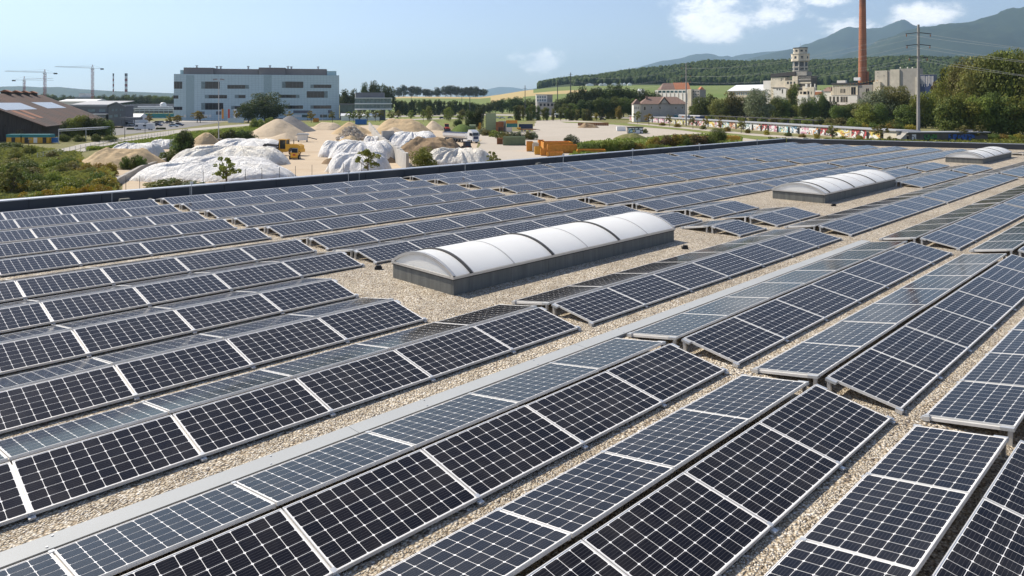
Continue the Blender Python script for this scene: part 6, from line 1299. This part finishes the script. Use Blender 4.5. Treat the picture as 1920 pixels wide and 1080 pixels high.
z = H-(239-YH)*(F*H/(248-YH))/F; container(934.5,948.5,229,238.5,2.3,'paint_beige','beige painted container on the stack',ribs=4,z0=z,zh=2.3); container(950,970,233,239,2.3,'paint_teal','teal container on the stack',ribs=5,z0=z,zh=1.5); container(949,970,227.5,232,2.4,'paint_orange','orange container topping the stack',ribs=5,z0=z+1.55,zh=1.2)
f2 = Fac(911, F*H/(247-YH)); t = f2.thing('panel_tower', 'tall pale green panelled tower with dark lattice frame', 'tower'); a, b, c, d = f2.rect(911, 212, 930, 247)
n = 12
for i in range(n): mb = MB(); mb.box(a,b,0,.15,d*i/n+.02,d*(i+1)/n-.02); mb.build('panel','paint_pale_green',t)
mb = MB(); mb.box(a+.05,b-.05,.16,2.2,0,d-.1); mb.build('body','paint_green',t); a2, _, _, _ = f2.rect(902, 212, 911, 247)
for x in (a2, (a2+a)/2, a-.1): mb = MB(); mb.box(x,x+.12,.4,.6,0,d); mb.build('lattice_post','steel_dark',t)
for i in range(9): z = d*i/9; mb = MB(); mb.beam((a2,.5,z),(a,.5,z+d/9),.1,.1); mb.build('lattice_brace','steel_dark',t)
t = thing('flatbed_trailer', 'rusty flatbed trailer before the navy container', 'trailer', gp(972,247)); k = gp(972,247).y/F; mb = MB(); mb.box(0,33*k,0,2.3,.7,1.0); mb.build('bed','rust',t); mb = MB(); mb.beam((33*k,1.1,.85),(41*k,1.1,.6),.2,.2); mb.build('drawbar','steel_dark',t); mb = MB(); mb.box(-.6,.9,.2,2,1.01,1.7); mb.build('winch','paint_yellow',t)
for x in (1.4,2.6,4.4): [wheel(t, x, y, .4, .3) for y in (.2,2.1)]
p = gp(886, 245); t = thing('water_tank', 'dull green cylindrical tank behind the truck', 'tank', p); mb = MB(); mb.bar((-1.3,0,1.3),(1.3,0,1.3),1.2,16); mb.build('barrel','paint_green',t); mb = MB(); [mb.box(x-.15,x+.15,-.9,.9,0,.5) for x in (-.8,.8)]; mb.build('cradle','steel_dark',t)
p = gp(900, 245); t = thing('yellow_hoist', 'yellow upright hoist left of the green tower', 'hoist', p); mb = MB(); mb.box(-.5,.5,0,.8,0,3.2); mb.build('mast','paint_yellow',t); mb = MB(); mb.box(-.9,-.5,-.3,.9,.6,1.8); mb.build('motor','paint_orange',t)
# painted hut, boards, flags, sign
f2 = Fac(1178, F*H/(251-YH)); t = f2.thing('painted_hut', 'flat roofed hut with dark and pale graffiti on lot', 'hut'); a, b, c, d = f2.rect(1178,239,1206,251); mb = MB(); mb.box(a,b,0,3,0,d); mb.build('wall','stain_and_shade_dark',t); mb = MB(); mb.box(a-.3,b+.3,-.4,3.3,d+.01,d+.2); mb.build('roof','roof_dark',t); mb = MB(); mb.box(a+.1,a+(b-a)*.42,-.05,0,.2,d-.2); mb.build('painted_panel','graffiti_5',t); mb = MB(); mb.box(a+(b-a)*.46,b-.2,-.05,0,.2,d-.2); mb.build('painted_panel','graffiti_13',t)
f2 = Fac(1084, F*H/(236-YH)); t = f2.thing('board_fence', 'rusty brown board enclosure on the gravel lot', 'fence'); a, b, c, d = f2.rect(1084,231.5,1142,236)
for i in range(14): w = (b-a)/14; mb = MB(); mb.box(a+i*w+.03,a+(i+1)*w-.03,1.5,1.62,0,d+.4); mb.build('board','rust',t)
for i, (px, m, lab) in enumerate([(415.5,'paint_orange','orange banner flag before blue building, left'),(427,'paint_red','red orange banner flag before blue building'),(438.5,'paint_white','white banner flag before blue building')]):
    p = gp(px, 227); k = p.y/F; h = H-(204-YH)*k; t = thing('banner_flag', lab, 'flag', p, 0, 'banner flags'); mb = MB(); mb.bar((0,0,0),(0,0,h),.07,6); mb.build('pole','steel_white',t); mb = MB(); mb.prism([(.1,0,1.5),(3.0*.42,.1,1.4),(3.0*.42,.05,h-.2),(.1,0,h-.1)],(0,.05,0)); mb.build('cloth',m,t)
f2 = Fac(427, F*H/(232-YH)); t = f2.thing('site_sign', 'wide pale blue sign board on posts', 'sign'); a, b, c, d = f2.rect(427.5,221.5,457,230); mb = MB(); mb.box(a,b,0,.15,c,d); mb.build('board','sign_blue',t)
for x in (a+.5, (a+b)/2, b-.5): mb = MB(); mb.box(x-.08,x+.08,.16,.3,0,d); mb.build('post','steel_galv',t)
# white tents on the hill
for i, px in enumerate([1106,1127,1134,1152,1164,1171,1181]):
    d = 1470; k = d/F; z = ground_h(px, d); w = [14,7,9,13,8,6,8][i]*k; t = thing('marquee', f'white tent on the hill below the forest, {nth(i+1)} from left', 'tent', ((px-CX)*k, d, z-.3), 0, 'white tents on the hill'); mb = MB(); mb.box(-w/2,w/2,0,8,0,3.2); mb.build('wall','paint_white',t); mb = MB(); gable_roof(mb,-w/2,w/2,0,8,3.21,2.6,'y',.2,1.0); mb.build('roof','paint_white',t)

# cars
def car_proto():
    t = thing('parked_car', '', 'car'); mb = MB(); mb.prism([(-2.1,-.85,.35),(2.1,-.85,.35),(2.1,-.85,.75),(1.3,-.85,.92),(-1.9,-.85,.98),(-2.1,-.85,.8)],(0,1.7,0)); mb.build('body','paint_white',t)
    mb = MB(); mb.prism([(-1.75,-.75,.985),(1.15,-.75,.93),(.45,-.75,1.45),(-1.3,-.75,1.48)],(0,1.5,0)); mb.build('cabin','glass_dark',t); mb = MB(); mb.box(-1.25,.42,-.76,.76,1.47,1.53); mb.build('roof','paint_white',t)
    for x in (-1.3,1.35):
        for y in (-.75,.75): wheel(t, x, y, .33, .22)
    return t
cp = car_proto(); CARS = [(249,236,'paint_white',10,'white car left of the camper van'),(294,232,'paint_grey',170,'grey car behind the camper van'),(303,231.5,'paint_white',5,'white car in the rear parking row'),(296,236.5,'paint_navy',0,'dark blue car right of the camper van'),(326,238,'sign_blue',8,'light silver car at right end of car park'),(336,236,'paint_navy',0,'dark car under the small yellow trees'),(256,228,'paint_white',0,'white car beside the storage tent'),(239,234,'paint_black',0,'black car under the grey canopy'),(318,231.5,'paint_grey',4,'grey car between the small car park trees'),(933,222.5,'paint_white',0,'white car on the far road, leftmost'),(942,222.5,'paint_white',0,'white car on the far road, second'),(957,222,'paint_grey',0,'grey car on the far road near poplars'),(829,223,'paint_navy',0,'dark car on the road beyond the heaps'),(528,226,'paint_white',0,'white car right of the large dark tree'),(1130,225.5,'paint_black',0,'dark car on the far road by the wood')]
for i, (px, yb, m, a, lab) in enumerate(CARS):
    c = cp if i == 0 else copy_tree(cp); c.location = gp(px, yb, .06); c.rotation_euler = (0,0,R(a)); c['label'] = lab; c['group'] = 'parked cars'
    for ch in c.children:
        if ch.name.split('.')[0] in ('body','roof'): ch.material_slots[0].link = 'OBJECT'; ch.material_slots[0].material = M(m)
p = gp(273, 244); t = thing('camper_van', 'white camper van parked beside the road', 'camper van', p); mb = MB(); mb.prism([(-4.2,-1.1,.5),(-4.2,-1.1,1.5),(-3.2,-1.1,2.9),(3.4,-1.1,2.9),(3.4,-1.1,.5)],(0,2.2,0)); mb.build('body','paint_white',t); mb = MB(); mb.prism([(-4.0,-1.13,1.5),(-3.4,-1.13,2.2),(-2.6,-1.13,2.2),(-2.6,-1.13,1.5)],(0,2.26,0)); mb.build('cab_window','glass_dark',t); mb = MB(); mb.box(-.5,.8,-1.13,1.13,1.6,2.2); mb.build('window','glass_dark',t); [wheel(t,x,y,.36,.24) for x in (-2.8,2.0) for y in (-1,1)]
p = gp(1004, 224); t = thing('delivery_van', 'white box van beyond the gravel lot', 'van', p); mb = MB(); mb.prism([(-1,-.9,.4),(2.2,-.9,.4),(2.2,-.9,1.3),(1.2,-.9,2.4),(-1,-.9,2.4)],(0,1.8,0)); mb.build('cab','paint_white',t); mb = MB(); mb.box(-4.5,-1.05,-1,1,.6,2.9); mb.build('cargo_box','paint_navy',t); mb = MB(); mb.prism([(1.3,-.93,1.4),(2.0,-.93,1.4),(1.2,-.93,2.2),(.3,-.93,2.2),(.3,-.93,1.4)],(0,1.86,0)); mb.build('cab_window','glass_dark',t); [wheel(t,x,y,.4,.26) for x in (-3.3,1.2) for y in (-.85,.85)]
# hedge boxes and low walls by the road
for i, (x0, x1, yb, lab) in enumerate([(237,257,243.5,'low dark hedge left of the camper van'),(292,308,243,'low dark hedge right of the camper van'),(210,228,240.5,'reddish low hedge under the grey canopy')]):
    f2 = Fac(x0, F*H/(yb-YH)); a, b, c, d = f2.rect(x0, yb-3.5, x1, yb); mb = MB(); n = 14
    mb.box(a,b,0,1.5,0,d); me = mb.mesh('hedge','leaf_dark' if i < 2 else 'leaf_brown'); bm = bmesh.new(); bm.from_mesh(me); bmesh.ops.subdivide_edges(bm, edges=bm.edges, cuts=4, use_grid_fill=True)
    for v in bm.verts: v.co += Vector((rng.uniform(-.12,.12), rng.uniform(-.12,.12), rng.uniform(-.1,.15)))
    bm.to_mesh(me); bm.free(); link('hedge', me, None, f2.o, None, lab, 'hedge')

# ---- air: pale haze between the eye and the far hills
t = bpy.data.materials.new('haze_air'); t.use_nodes = True; nt = t.node_tree; nt.nodes.clear()
vo = nt.nodes.new('ShaderNodeVolumePrincipled'); vo.inputs['Color'].default_value = (.53,.78,1.0,1); vo.inputs['Density'].default_value = HAZE; vo.inputs['Anisotropy'].default_value = .3
om = nt.nodes.new('ShaderNodeOutputMaterial'); nt.links.new(vo.outputs[0], om.inputs['Volume']); MATS['haze_air'] = t
mb = MB(); mb.box(-32000, 32000, -1500, 30000, -4, 1650); mb.build('haze', 'haze_air', kind='stuff')
